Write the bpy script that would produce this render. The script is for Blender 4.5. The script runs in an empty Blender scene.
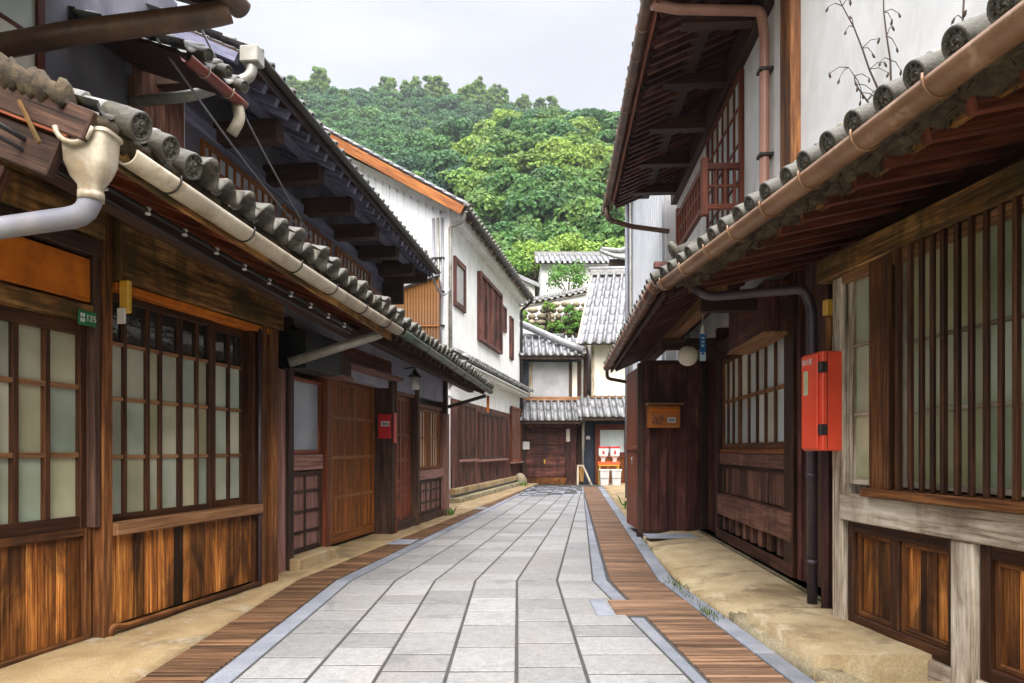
import bpy, math, random
import numpy as np
from mathutils import Vector, Matrix
random.seed(7); rng = np.random.default_rng(7)
R = math.radians
S = bpy.context.scene
COL = S.collection
# ---------------------------------------------------------------- camera, sky, sun, exposure
cam = bpy.data.objects.new('camera', bpy.data.cameras.new('camera')); COL.objects.link(cam)
cam.location = (0, 0, 1.2); cam.rotation_euler = (R(90), 0, 0)
cam.data.sensor_width = 36; cam.data.lens = 36 * 683 / 1024
cam.data.shift_y = 108.5 / 1024
cam.data.clip_start = .05; cam.data.clip_end = 3000
S.camera = cam
SUN_EL, SUN_AZ = 40, 176          # azimuth the light comes from, degrees clockwise from +Y
W = bpy.data.worlds.new('World'); S.world = W; W.use_nodes = True
nt = W.node_tree; N = nt.nodes; Lk = nt.links
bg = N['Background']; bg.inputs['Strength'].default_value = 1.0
sky = N.new('ShaderNodeTexSky'); sky.sky_type = 'NISHITA'; sky.sun_disc = False
sky.sun_elevation = R(SUN_EL); sky.sun_rotation = R(SUN_AZ)
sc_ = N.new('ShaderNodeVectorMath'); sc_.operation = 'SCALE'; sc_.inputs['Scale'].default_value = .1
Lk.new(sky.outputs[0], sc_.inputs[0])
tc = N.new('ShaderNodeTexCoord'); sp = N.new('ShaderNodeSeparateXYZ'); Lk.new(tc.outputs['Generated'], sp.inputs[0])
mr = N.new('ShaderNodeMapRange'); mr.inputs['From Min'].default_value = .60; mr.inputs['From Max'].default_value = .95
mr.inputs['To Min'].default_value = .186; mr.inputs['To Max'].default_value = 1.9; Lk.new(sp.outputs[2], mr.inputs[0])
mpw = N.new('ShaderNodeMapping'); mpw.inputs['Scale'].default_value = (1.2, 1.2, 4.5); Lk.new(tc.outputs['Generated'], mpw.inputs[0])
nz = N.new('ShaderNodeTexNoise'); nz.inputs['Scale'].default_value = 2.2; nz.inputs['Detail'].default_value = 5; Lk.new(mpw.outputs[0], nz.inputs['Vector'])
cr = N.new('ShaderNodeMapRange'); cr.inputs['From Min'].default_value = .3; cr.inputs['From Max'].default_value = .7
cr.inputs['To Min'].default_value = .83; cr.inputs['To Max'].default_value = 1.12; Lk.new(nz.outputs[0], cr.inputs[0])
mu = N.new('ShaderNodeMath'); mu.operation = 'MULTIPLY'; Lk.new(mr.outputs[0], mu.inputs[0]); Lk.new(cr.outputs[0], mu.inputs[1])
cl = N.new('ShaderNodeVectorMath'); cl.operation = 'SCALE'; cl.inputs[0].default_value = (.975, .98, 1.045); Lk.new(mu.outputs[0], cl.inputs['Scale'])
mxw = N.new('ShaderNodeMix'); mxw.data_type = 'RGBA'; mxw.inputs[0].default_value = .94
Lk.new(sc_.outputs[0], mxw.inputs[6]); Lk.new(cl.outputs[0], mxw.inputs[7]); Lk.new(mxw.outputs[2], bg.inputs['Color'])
sun = bpy.data.objects.new('sun', bpy.data.lights.new('sun', 'SUN')); COL.objects.link(sun)
sun.data.energy = 1.5; sun.data.angle = R(50); sun.data.color = (1, .95, .88)
sun.rotation_euler = (R(90 - SUN_EL), 0, R(180 - SUN_AZ))
S.view_settings.view_transform = 'Standard'; S.view_settings.look = 'None'; S.view_settings.gamma = 1
S.view_settings.use_curve_mapping = False
S.view_settings.exposure = 2.3
S.cycles.max_bounces = 8; S.cycles.diffuse_bounces = 5

# ---------------------------------------------------------------- materials
def newmat(name):
    m = bpy.data.materials.new(name); m.use_nodes = True
    nt = m.node_tree; b = nt.nodes['Principled BSDF']
    return m, nt, b
def nd(nt, typ, **kw):
    n = nt.nodes.new(typ)
    for k, v in kw.items():
        if k.startswith('i_'):
            n.inputs[k[2:].replace('_', ' ')].default_value = v
        else: setattr(n, k, v)
    return n
def ramp(nt, fac, stops):
    r = nt.nodes.new('ShaderNodeValToRGB'); el = r.color_ramp.elements
    while len(el) < len(stops): el.new(.5)
    for e, (p, c) in zip(el, stops): e.position = p; e.color = (*c, 1)
    nt.links.new(fac, r.inputs[0]); return r
def mixc(nt, fac, a, b, mode='MIX'):
    n = nt.nodes.new('ShaderNodeMix'); n.data_type = 'RGBA'; n.blend_type = mode
    for s, v in ((0, fac), (6, a), (7, b)):
        if hasattr(v, 'is_output') or isinstance(v, bpy.types.NodeSocket): nt.links.new(v, n.inputs[s])
        else: n.inputs[s].default_value = v if s == 0 else (*v, 1)
    return n.outputs[2]
def noise(nt, vec, scale, detail=4, rough=.55, dist=0):
    n = nd(nt, 'ShaderNodeTexNoise'); n.inputs['Scale'].default_value = scale; n.inputs['Detail'].default_value = detail
    n.inputs['Roughness'].default_value = rough; n.inputs['Distortion'].default_value = dist
    if vec is not None: nt.links.new(vec, n.inputs['Vector'])
    return n.outputs[0]
def mapping(nt, vec, scale):
    n = nd(nt, 'ShaderNodeMapping'); n.inputs['Scale'].default_value = scale; nt.links.new(vec, n.inputs[0]); return n.outputs[0]
def bump(nt, b, h, strength, dist=.01):
    n = nd(nt, 'ShaderNodeBump'); n.inputs['Strength'].default_value = strength; n.inputs['Distance'].default_value = dist
    nt.links.new(h, n.inputs['Height']); nt.links.new(n.outputs[0], b.inputs['Normal'])
def maprange(nt, v, a, b_, c, d):
    n = nd(nt, 'ShaderNodeMapRange'); 
    for i, x in zip((1, 2, 3, 4), (a, b_, c, d)): n.inputs[i].default_value = x
    nt.links.new(v, n.inputs[0]); return n.outputs[0]
def wood(name, dark, mid, light, rough=.6, var=.5, fine=55, lo=.32, hi=.68, weather=None, wamt=.5, spec=.22):
    m, nt, b = newmat(name)
    uv = nd(nt, 'ShaderNodeUVMap').outputs[0]
    n1 = noise(nt, mapping(nt, uv, (fine, 2.2, 1)), 1, 7, .68, .3)
    n2 = noise(nt, mapping(nt, uv, (fine * .25, .8, 1)), 1, 3, .5, .4)
    hf = nd(nt, 'ShaderNodeMix'); hf.inputs[0].default_value = .38; nt.links.new(n1, hf.inputs[2]); nt.links.new(n2, hf.inputs[3])
    c = ramp(nt, hf.outputs[0], [(lo, dark), ((lo + hi) / 2, mid), (hi, light)]).outputs[0]
    if weather:
        tcn = nd(nt, 'ShaderNodeTexCoord').outputs['Object']
        w = noise(nt, mapping(nt, tcn, (3.2, 3.2, 1.1)), 1.3, 5, .6, .8)
        c = mixc(nt, maprange(nt, w, .45, .62, 0, wamt), c, weather)
    n3 = noise(nt, mapping(nt, uv, (fine * 1.5, .55, 1)), 1, 4, .7, .8)
    c = mixc(nt, maprange(nt, n3, .36, .43, .85, 0), c, tuple(x * .5 for x in dark))
    at = nd(nt, 'ShaderNodeAttribute', attribute_name='rnd')
    k = maprange(nt, at.outputs['Fac'], 0, 1, 1 - var, 1 + var * .8)
    vm = nd(nt, 'ShaderNodeVectorMath', operation='SCALE'); nt.links.new(c, vm.inputs[0]); nt.links.new(k, vm.inputs['Scale'])
    nt.links.new(vm.outputs[0], b.inputs['Base Color'])
    b.inputs['Roughness'].default_value = rough; b.inputs['Specular IOR Level'].default_value = spec
    bump(nt, b, hf.outputs[0], .8, .008)
    return m
def mottled(name, c1, c2, scale=6, rough=.7, stain=None, samt=.5, sscale=2, bumpk=.2, metal=0, var=0, spec=.5, streak=(1, 1, 1), fine=60, alt=None, grit=0, crack=0):
    m, nt, b = newmat(name)
    tcn = nd(nt, 'ShaderNodeTexCoord').outputs['Object']
    n1 = noise(nt, tcn, scale, 6, .6)
    c = mixc(nt, maprange(nt, n1, .35, .65, 0, 1), c1, c2)
    if stain:
        w = noise(nt, mapping(nt, tcn, streak), sscale, 6, .65, .5)
        c = mixc(nt, maprange(nt, w, .5, .68, 0, samt), c, stain)
    if alt:
        w = noise(nt, tcn, sscale * 2.3, 7, .7, .3)
        c = mixc(nt, maprange(nt, w, .56, .66, 0, .7), c, alt)
    if var:
        at = nd(nt, 'ShaderNodeAttribute', attribute_name='rnd')
        k = maprange(nt, at.outputs['Fac'], 0, 1, 1 - var, 1 + var)
        vm = nd(nt, 'ShaderNodeVectorMath', operation='SCALE'); nt.links.new(c, vm.inputs[0]); nt.links.new(k, vm.inputs['Scale']); c = vm.outputs[0]
    if grit:
        gk = maprange(nt, noise(nt, tcn, fine * 1.1, 4, .8), .3, .7, 1 - grit, 1 + grit)
        vm = nd(nt, 'ShaderNodeVectorMath', operation='SCALE'); nt.links.new(c, vm.inputs[0]); nt.links.new(gk, vm.inputs['Scale']); c = vm.outputs[0]
    if crack:
        vo = nd(nt, 'ShaderNodeTexVoronoi', feature='DISTANCE_TO_EDGE'); vo.inputs['Scale'].default_value = crack
        dn = nd(nt, 'ShaderNodeTexNoise'); dn.inputs['Scale'].default_value = 3; nt.links.new(tcn, dn.inputs['Vector'])
        av = nd(nt, 'ShaderNodeMix', data_type='VECTOR'); av.inputs[0].default_value = .22; nt.links.new(tcn, av.inputs[4]); nt.links.new(dn.outputs[1], av.inputs[5]); nt.links.new(av.outputs[1], vo.inputs['Vector'])
        c = mixc(nt, maprange(nt, vo.outputs[0], .0, .014, .75, 0), c, (.04, .03, .018))
    nt.links.new(c, b.inputs['Base Color'])
    b.inputs['Roughness'].default_value = rough; b.inputs['Metallic'].default_value = metal; b.inputs['Specular IOR Level'].default_value = spec
    if bumpk: bump(nt, b, noise(nt, tcn, fine, 6, .7), bumpk, .01)
    return m
def glass(name, c1, c2, rough, spec=.5):
    m, nt, b = newmat(name)
    tcn = nd(nt, 'ShaderNodeTexCoord').outputs['Object']
    at = nd(nt, 'ShaderNodeAttribute', attribute_name='rnd')
    n1 = noise(nt, tcn, 1.6, 3)
    c = mixc(nt, maprange(nt, n1, .35, .65, 0, 1), c1, c2)
    fr_ = nd(nt, 'ShaderNodeMath', operation='FRACT'); m7 = nd(nt, 'ShaderNodeMath', operation='MULTIPLY'); m7.inputs[1].default_value = 7.3; nt.links.new(at.outputs['Fac'], m7.inputs[0]); nt.links.new(m7.outputs[0], fr_.inputs[0])
    c = mixc(nt, 1.0, c, ramp(nt, fr_.outputs[0], [(0, (.80, .92, .95)), (.5, (1, 1, 1)), (1, (1.06, .98, .80))]).outputs[0], 'MULTIPLY')
    k = maprange(nt, at.outputs['Fac'], 0, 1, .68, 1.2)
    vm = nd(nt, 'ShaderNodeVectorMath', operation='SCALE'); nt.links.new(c, vm.inputs[0]); nt.links.new(k, vm.inputs['Scale'])
    nt.links.new(vm.outputs[0], b.inputs['Base Color'])
    b.inputs['Roughness'].default_value = rough; b.inputs['Specular IOR Level'].default_value = spec
    bump(nt, b, noise(nt, tcn, 9, 3), .06, .02)
    return m
def plain(name, c, rough=.5, metal=0): return mottled(name, c, tuple(x * .8 for x in c), 9, rough, bumpk=.05, metal=metal)
M = {}
M['plank'] = wood('weathered orange planks', (.016, .007, .004), (.24, .078, .014), (.58, .26, .065), .6, .82, 58, .34, .66, (.016, .007, .004), .75)
M['beam'] = wood('mossy brown beam', (.02, .010, .004), (.19, .085, .022), (.46, .25, .08), .7, .25, 26, .40, .60, (.045, .034, .010), .75)
M['post'] = wood('brown post', (.016, .007, .003), (.115, .040, .011), (.32, .135, .042), .6, .3, 45, weather=(.015, .008, .005), wamt=.5)
M['sash'] = wood('dark sash', (.008, .0035, .002), (.043, .015, .006), (.13, .052, .018), .5, .3, 60)
M['sill'] = wood('pale brown sill', (.07, .03, .012), (.24, .115, .05), (.40, .22, .11), .6, .2, 45)
M['orange'] = wood('orange board', (.36, .085, .008), (.58, .16, .012), (.72, .24, .02), .55, .05, 5, weather=(.26, .06, .008), wamt=.5)
M['dark'] = wood('dark timber', (.010, .006, .004), (.045, .023, .016), (.11, .058, .038), .6, .4, 45)
M['red'] = wood('reddish brown timber', (.025, .007, .004), (.15, .038, .018), (.34, .11, .048), .5, .35, 50)
M['redbright'] = wood('red lacquer timber', (.045, .010, .006), (.13, .030, .016), (.24, .065, .03), .5, .2, 50)
M['lattice'] = wood('amber lattice', (.035, .010, .003), (.21, .066, .015), (.48, .19, .046), .5, .35, 60)
M['batten'] = wood('amber batten', (.08, .032, .010), (.24, .10, .032), (.42, .20, .07), .5, .2, 60)
M['pink'] = wood('faded pinkish board', (.09, .04, .034), (.24, .12, .10), (.40, .23, .19), .7, .3, 40)
M['pale'] = wood('bleached beam', (.12, .085, .055), (.42, .35, .26), (.66, .59, .48), .75, .15, 26, .36, .62, (.16, .11, .07), .7)
M['brownwall'] = wood('brown plank wall', (.022, .009, .006), (.15, .066, .044), (.34, .175, .115), .6, .35, 48, weather=(.03, .014, .012), wamt=.6)
M['maroon'] = wood('maroon plank wall', (.014, .005, .004), (.088, .028, .022), (.24, .10, .075), .55, .45, 45, weather=(.016, .007, .007), wamt=.7)
M['bluewood'] = wood('smoked grey timber', (.05, .05, .08), (.17, .17, .25), (.32, .32, .45), .55, .2, 22)
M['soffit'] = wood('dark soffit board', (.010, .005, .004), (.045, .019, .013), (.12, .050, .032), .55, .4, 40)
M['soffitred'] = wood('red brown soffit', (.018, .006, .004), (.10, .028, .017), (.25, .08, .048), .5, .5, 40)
M['deck'] = wood('brown deck board', (.035, .018, .009), (.115, .058, .028), (.22, .125, .065), .65, .45, 30)
M['deckred'] = wood('reddish deck board', (.045, .024, .013), (.15, .083, .047), (.27, .165, .10), .65, .4, 30)
M['tan'] = wood('tan corrugated sheet', (.06, .024, .007), (.115, .048, .013), (.16, .075, .022), .5, .1, 10)
M['frost'] = glass('frosted glass', (.27, .28, .20), (.46, .455, .36), .2, .7)
M['frostgreen'] = glass('frosted glass of the barred window', (.26, .27, .15), (.50, .50, .36), .3)
M['frostwhite'] = glass('pale frosted glass', (.55, .56, .54), (.7, .7, .68), .3)
M['clear'] = glass('dark clear glass', (.012, .012, .012), (.03, .028, .024), .04, .9)
M['greyglass'] = glass('grey frosted sheet', (.30, .31, .34), (.46, .46, .5), .35)
M['plaster'] = mottled('white plaster', (.74, .73, .715), (.65, .645, .635), 3, .85, (.46, .42, .36), .5, 1.4, .12, streak=(2.2, 2.2, .6))
M['cream'] = mottled('cream plaster', (.78, .72, .60), (.68, .64, .56), 3, .85, (.48, .38, .24), .5, 1.2, .12, streak=(2, 2, .7))
M['bluegrey'] = mottled('blue grey plaster', (.34, .35, .43), (.24, .25, .32), 3, .8, (.38, .28, .26), .5, 2, .12)
M['navy'] = mottled('navy plaster', (.022, .032, .055), (.014, .02, .034), 4, .8, bumpk=.1)
M['smoke'] = mottled('smoke grey plaster', (.15, .145, .18), (.08, .075, .10), 2, .7, (.22, .21, .25), .6, 1.5, .1)
M['tile'] = mottled('grey roof tile', (.12, .12, .12), (.22, .22, .22), 9, .42, (.11, .095, .06), .6, 3, .3, var=.35, alt=(.30, .27, .15), spec=.6)
M['tilemoss'] = mottled('mossy roof tile', (.15, .145, .13), (.30, .30, .285), 10, .42, (.05, .038, .016), .85, 4, .5, var=.45, alt=(.20, .18, .06), spec=.5)
M['tilelight'] = mottled('silver grey roof tile', (.13, .13, .14), (.24, .24, .25), 5, .4, (.08, .08, .085), .6, 1.5, .1, var=.3, spec=.6)
M['eavetile'] = mottled('weathered end tile', (.040, .036, .027), (.115, .108, .082), 25, .55, (.016, .013, .007), .7, 9, .6, alt=(.17, .155, .085))
M['gutcream'] = mottled('cream plastic gutter', (.46, .41, .32), (.37, .315, .235), 5, .4, (.13, .085, .04), .8, 3.5, .08, alt=(.28, .19, .10), grit=.12)
M['gutcopper'] = mottled('tan copper gutter', (.29, .165, .092), (.20, .105, .055), 4, .38, (.13, .065, .035), .75, 2.2, .1, metal=.15, alt=(.46, .31, .19))
M['gutpink'] = mottled('salmon downpipe', (.40, .20, .145), (.32, .155, .11), 5, .4, (.2, .09, .06), .5, 3, .05)
M['gutred'] = mottled('red brown gutter', (.22, .045, .03), (.13, .03, .02), 5, .35, (.06, .02, .015), .6, 3, .08)
M['gutbrown'] = mottled('rusty brown pipe', (.12, .055, .03), (.05, .024, .015), 5, .4, (.20, .10, .05), .6, 3, .1)
M['gutgreen'] = mottled('dark green gutter', (.05, .075, .055), (.03, .045, .035), 6, .4, (.10, .09, .05), .6, 3, .1)
M['pipegrey'] = mottled('galvanised grey pipe', (.34, .33, .30), (.22, .21, .18), 6, .4, (.13, .10, .06), .5, 3, .1, metal=.3)
M['pipewhite'] = mottled('dull white pipe', (.22, .22, .25), (.15, .15, .18), 5, .35, (.24, .20, .16), .5, 3, .08)
M['pipedark'] = mottled('dark purple brown pipe', (.060, .040, .052), (.034, .024, .03), 6, .4, bumpk=.05)
M['metal'] = plain('dark iron', (.035, .03, .028), .45, .4)
M['black'] = plain('black sheet', (.008, .008, .008), .5)
M['white'] = plain('white paint', (.62, .61, .59), .5)
M['whitesiding'] = mottled('white sheet siding', (.64, .65, .675), (.57, .585, .61), 3, .5, (.44, .46, .50), .5, 1.5, .03, streak=(3, 3, .4))
M['redpaint'] = mottled('orange red paint', (.72, .072, .028), (.62, .055, .022), 4, .42, (.80, .16, .10), .4, 3, .04)
M['redplate'] = plain('red plate', (.52, .02, .025), .4)
M['stone'] = mottled('pale grey paving stone', (.185, .184, .178), (.24, .237, .228), 22, .6, (.235, .20, .165), .5, 1.1, .6, var=.20, alt=(.12, .122, .124), fine=90, grit=.35)
M['stoneblue'] = mottled('blue grey kerb stone', (.13, .14, .165), (.19, .20, .225), 4, .7, (.25, .24, .24), .5, 2, .3, var=.2, fine=90, grit=.3)
M['stonedark'] = mottled('dark wet paving stone', (.16, .17, .20), (.23, .24, .28), 4, .5, bumpk=.2, var=.2)
M['grout'] = mottled('dark joint', (.028, .026, .024), (.05, .045, .04), 8, .9, bumpk=.3)
M['sand'] = mottled('sandy yellow concrete', (.30, .215, .105), (.42, .33, .19), 2.2, .85, (.10, .06, .022), .85, 1.5, .7, alt=(.46, .39, .26), fine=70, grit=.3)
M['sandgrey'] = mottled('worn sandy concrete', (.23, .15, .065), (.34, .245, .125), 2.6, .85, (.12, .08, .035), .85, 1.5, .55, alt=(.36, .31, .23), fine=70, grit=.3)
M['kerb'] = mottled('mossy rough kerb', (.19, .15, .08), (.30, .25, .155), 5, .9, (.06, .055, .02), .9, 3, .8, fine=45, grit=.4)
M['rock'] = mottled('wall stone', (.22, .185, .12), (.32, .27, .185), 3, .9, (.20, .17, .11), .6, 2, .6, var=.4)
M['earth'] = mottled('ground earth', (.055, .075, .028), (.09, .10, .04), .6, .95, bumpk=.4)
M['thatch'] = mottled('old clay and moss bed', (.085, .058, .03), (.02, .014, .009), 22, .95, (.15, .12, .06), .6, 7, 1.0, fine=38)
M['woodbox'] = wood('varnished box wood', (.20, .055, .012), (.40, .13, .026), (.56, .22, .055), .4, .15, 40)
M['yellow'] = plain('amber plastic', (.62, .36, .04), .4)
M['green'] = plain('green plate', (.012, .15, .05), .4)
M['blue'] = plain('blue glass', (.02, .13, .34), .2)
M['paleblue'] = plain('pale blue paper', (.42, .56, .64), .6)
M['orangered'] = plain('orange red cloth', (.75, .10, .02), .6)
M['clayold'] = mottled('old mossy tile edge', (.045, .034, .018), (.016, .011, .007), 9, .9, (.07, .066, .02), .7, 4, .9, fine=30, alt=(.10, .075, .035))
def leafmat(name, dark, mid, light):
    m, nt, b = newmat(name)
    at = nd(nt, 'ShaderNodeAttribute', attribute_name='rnd'); t2 = nd(nt, 'ShaderNodeAttribute', attribute_name='tint')
    c = ramp(nt, t2.outputs['Fac'], [(0, dark), (.5, mid), (1, light)]).outputs[0]
    k = maprange(nt, at.outputs['Fac'], 0, 1, .55, 1.4)
    vm = nd(nt, 'ShaderNodeVectorMath', operation='SCALE'); nt.links.new(c, vm.inputs[0]); nt.links.new(k, vm.inputs['Scale'])
    nt.links.new(vm.outputs[0], b.inputs['Base Color']); b.inputs['Roughness'].default_value = .6
    b.inputs['Specular IOR Level'].default_value = .25
    tr = nd(nt, 'ShaderNodeBsdfTranslucent'); nt.links.new(vm.outputs[0], tr.inputs[0])
    ms = nd(nt, 'ShaderNodeMixShader'); ms.inputs[0].default_value = .3
    nt.links.new(b.outputs[0], ms.inputs[1]); nt.links.new(tr.outputs[0], ms.inputs[2])
    nt.links.new(ms.outputs[0], nt.nodes['Material Output'].inputs[0])
    return m
M['forest'] = leafmat('forest leaves', (.022, .075, .038), (.060, .150, .034), (.21, .30, .042))
M['leaf'] = leafmat('garden leaves', (.04, .12, .025), (.10, .22, .035), (.25, .36, .06))
M['weed'] = leafmat('weed leaves', (.05, .08, .02), (.10, .14, .03), (.22, .22, .06))
M['trunk'] = wood('bark', (.03, .02, .012), (.08, .055, .035), (.14, .10, .07), .9, .2, 30)
M['twig'] = plain('dry brown twig', (.05, .032, .022), .8)

# ---------------------------------------------------------------- frames and mesh builder
class Frame:
    """facade frame: x along the wall to the right as seen from the street, y into the building, z up"""
    def __init__(s, o, slope=0, side='F'):
        d = Vector((slope, 1, 0)).normalized()
        x = d if side == 'L' else -d if side == 'R' else Vector((1, slope, 0)).normalized()
        z = Vector((0, 0, 1)); y = z.cross(x)
        s.M = Matrix(((x.x, y.x, 0, o[0]), (x.y, y.y, 0, o[1]), (0, 0, 1, o[2] if len(o) > 2 else 0), (0, 0, 0, 1)))
        s.I = s.M.inverted()
    def l(s, p): return s.I @ Vector(p)
    def w(s, p): return s.M @ Vector(p)
WORLD = Frame((0, 0, 0))
def rootframe(o):
    while o.parent: o = o.parent
    return o.matrix_basis if True else None
class MB:
    def __init__(s, fr=None): s.fr = fr; s.v = []; s.f = []; s.uv = []; s.r = []; s.sm = []
    def face(s, idx, uvs, r, sm=False): s.f.append(idx); s.uv.extend(uvs); s.r.append(r); s.sm.append(sm)
    def hexa(s, p, r=None, long=None):
        """8 corners: 0-3 bottom ring, 4-7 top ring"""
        r = random.random() if r is None else r
        b = len(s.v); p = [Vector(q) for q in p]; s.v.extend(p)
        ax = [(p[1] - p[0]), (p[3] - p[0]), (p[4] - p[0])]
        ln = [a.length for a in ax]; k = ln.index(max(ln)) if long is None else long
        e = [a / (l or 1) for a, l in zip(ax, ln)]; o = r * 97.3 + random.random() * 3
        for idx, n in (((0, 3, 2, 1), 2), ((4, 5, 6, 7), 2), ((0, 1, 5, 4), 1), ((2, 3, 7, 6), 1), ((1, 2, 6, 5), 0), ((3, 0, 4, 7), 0)):
            oth = [i for i in (0, 1, 2) if i != n]
            if k in oth: t = k; q = [i for i in oth if i != k][0]
            else: q, t = oth
            s.face([b + i for i in idx], [((p[i] - p[0]).dot(e[q]) + o + n * .37, (p[i] - p[0]).dot(e[t]) + o) for i in idx], r)
        return s
    def box(s, x0, x1, y0, y1, z0, z1, r=None, long=None):
        return s.hexa([(x0, y0, z0), (x1, y0, z0), (x1, y1, z0), (x0, y1, z0), (x0, y0, z1), (x1, y0, z1), (x1, y1, z1), (x0, y1, z1)], r, long)
    def beam(s, p0, p1, w, h, up=(0, 0, 1), r=None):
        p0 = Vector(p0); p1 = Vector(p1); d = (p1 - p0).normalized(); u = Vector(up)
        a = d.cross(u).normalized() * w / 2; u = a.cross(d).normalized() * h / 2
        return s.hexa([p0 - a - u, p1 - a - u, p1 + a - u, p0 + a - u, p0 - a + u, p1 - a + u, p1 + a + u, p0 + a + u], r)
    def planks(s, x0, x1, y0, y1, z0, z1, w, gap=.006, vert=True, jit=.005):
        a, b_ = (x0, x1) if vert else (z0, z1)
        n = max(1, round((b_ - a) / w)); e = [a + (b_ - a) * (i + (random.uniform(-.22, .22) if 0 < i < n else 0)) / n for i in range(n + 1)]
        for i in range(n):
            j = random.uniform(-jit, jit)
            if vert: s.box(e[i] + gap / 2, e[i + 1] - gap / 2, y0 + j, y1 + j, z0, z1)
            else: s.box(x0, x1, y0 + j, y1 + j, e[i] + gap / 2, e[i + 1] - gap / 2)
        return s
    def loft(s, rings, closed=True, r=None, sm=True, caps=False):
        r = random.random() if r is None else r
        b = len(s.v); n = len(rings[0])
        for g in rings: s.v.extend(Vector(q) for q in g)
        L = 0; o = r * 53
        for i in range(len(rings) - 1):
            dl = (Vector(rings[i + 1][0]) - Vector(rings[i][0])).length; c = 0
            for j in range(n if closed else n - 1):
                k = (j + 1) % n; dc = (Vector(rings[i][k]) - Vector(rings[i][j])).length
                s.face([b + i * n + j, b + i * n + k, b + (i + 1) * n + k, b + (i + 1) * n + j],
                       [(o + c, L), (o + c + dc, L), (o + c + dc, L + dl), (o + c, L + dl)], r, sm); c += dc
            L += dl
        if caps:
            for i in (0, len(rings) - 1):
                ids = [b + i * n + j for j in range(n)]
                if i == 0: ids.reverse()
                s.face(ids, [(o, o)] * n, r)
        return s
    def tube(s, path, rad, seg=10, r=None, caps=True):
        P = [Vector(p) for p in path]; rings = []
        rad = rad if hasattr(rad, '__len__') else [rad] * len(P)
        t0 = (P[1] - P[0]).normalized(); a = t0.orthogonal().normalized()
        for i, p in enumerate(P):
            t = ((P[min(i + 1, len(P) - 1)] - p).normalized() + (p - P[max(i - 1, 0)]).normalized()).normalized()
            a = (a - t * a.dot(t)).normalized(); b = t.cross(a)
            rings.append([p + (a * math.cos(2 * math.pi * j / seg) + b * math.sin(2 * math.pi * j / seg)) * rad[i] for j in range(seg)])
        return s.loft(rings, True, r, True, caps)
    def gutter(s, p0, p1, rad, sag=0, n=8):
        p0 = Vector(p0); p1 = Vector(p1); d = (p1 - p0).normalized(); u = Vector((0, 0, 1)); a = d.cross(u).normalized(); u = a.cross(d)
        prof = [(math.cos(t), math.sin(t)) for t in np.linspace(0, -math.pi, 13)]
        prof = prof + [(x * .9, y * .9) for x, y in reversed(prof)]
        rings = []
        for i in range(n + 1):
            c = p0.lerp(p1, i / n) + Vector((0, 0, -sag * math.sin(math.pi * i / n)))
            rings.append([c + (a * x + u * y) * rad for x, y in prof])
        return s.loft(rings, True, None, True, True)
    def lathe(s, prof, c=(0, 0, 0), seg=20, ax=None):
        c = Vector(c); z = Vector(ax or (0, 0, 1)).normalized(); x = z.orthogonal().normalized(); y = z.cross(x)
        rings = [[c + z * h + (x * math.cos(2 * math.pi * j / seg) + y * math.sin(2 * math.pi * j / seg)) * max(q, .0005) for j in range(seg)] for q, h in prof]
        return s.loft(rings, True, None, True, True)
    def prism(s, pts, y0, y1, r=None):
        """polygon of (x,z) extruded in y"""
        r = random.random() if r is None else r; n = len(pts); b = len(s.v)
        s.v.extend(Vector((x, y0, z)) for x, z in pts); s.v.extend(Vector((x, y1, z)) for x, z in pts)
        s.face(list(range(b, b + n)), [(x + r * 31, z) for x, z in pts], r)
        s.face(list(range(b + 2 * n - 1, b + n - 1, -1)), [(x + r * 31, z) for x, z in reversed(pts)], r)
        for i in range(n):
            k = (i + 1) % n; l = math.dist(pts[i], pts[k])
            s.face([b + i, b + n + i, b + n + k, b + k], [(0, 0), (y1 - y0, 0), (y1 - y0, l), (0, l)], r)
        return s
    def build(s, name, mat, parent=None, bevel=0, fr=None):
        root = parent
        while root is not None and root.parent: root = root.parent
        inv = root['_I'] if root is not None and False else (root.matrix_basis.inverted() if root is not None else Matrix())
        src = (fr or s.fr)
        T = inv @ (src.M if src else (root.matrix_basis if root is not None else Matrix()))
        me = bpy.data.meshes.new(name)
        me.from_pydata([tuple(T @ v) for v in s.v], [], s.f)
        uv = me.uv_layers.new(name='UVMap'); uv.data.foreach_set('uv', np.array(s.uv, dtype=np.float32).ravel())
        at = me.attributes.new('rnd', 'FLOAT', 'FACE'); at.data.foreach_set('value', np.array(s.r, dtype=np.float32))
        me.polygons.foreach_set('use_smooth', np.array(s.sm, dtype=bool))
        me.materials.append(M[mat] if isinstance(mat, str) else mat)
        o = bpy.data.objects.new(name, me); COL.objects.link(o); o.parent = parent
        if bevel:
            md = o.modifiers.new('bevel', 'BEVEL'); md.width = bevel; md.segments = 1; md.limit_method = 'ANGLE'; md.angle_limit = R(50)
        return o
def tag(o, label=None, cat=None, group=None, kind=None):
    if label: o['label'] = label
    if cat: o['category'] = cat
    if group: o['group'] = group
    if kind: o['kind'] = kind
    return o
def thing(name, label, cat, fr, group=None):
    o = bpy.data.objects.new(name, None); COL.objects.link(o); o.matrix_basis = fr.M; o.empty_display_size = .1
    return tag(o, label, cat, group)
def structure(o): o['kind'] = 'structure'; return o
def B(parent, name, mat, *boxes, bevel=.004, label=None, fr=None):
    m = MB(fr)
    for b in boxes: m.box(*b)
    o = m.build(name, mat, parent, bevel)
    if label: o['label'] = label
    return o
def T(parent, name, mat, path, rad, fr=None, seg=10): return MB(fr).tube(path, rad, seg).build(name, mat, parent)
def arc(c, a, b, rad, t0, t1, n=8):
    c = Vector(c); a = Vector(a); b = Vector(b)
    return [c + a * rad * math.cos(t) + b * rad * math.sin(t) for t in np.linspace(t0, t1, n)]
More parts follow.
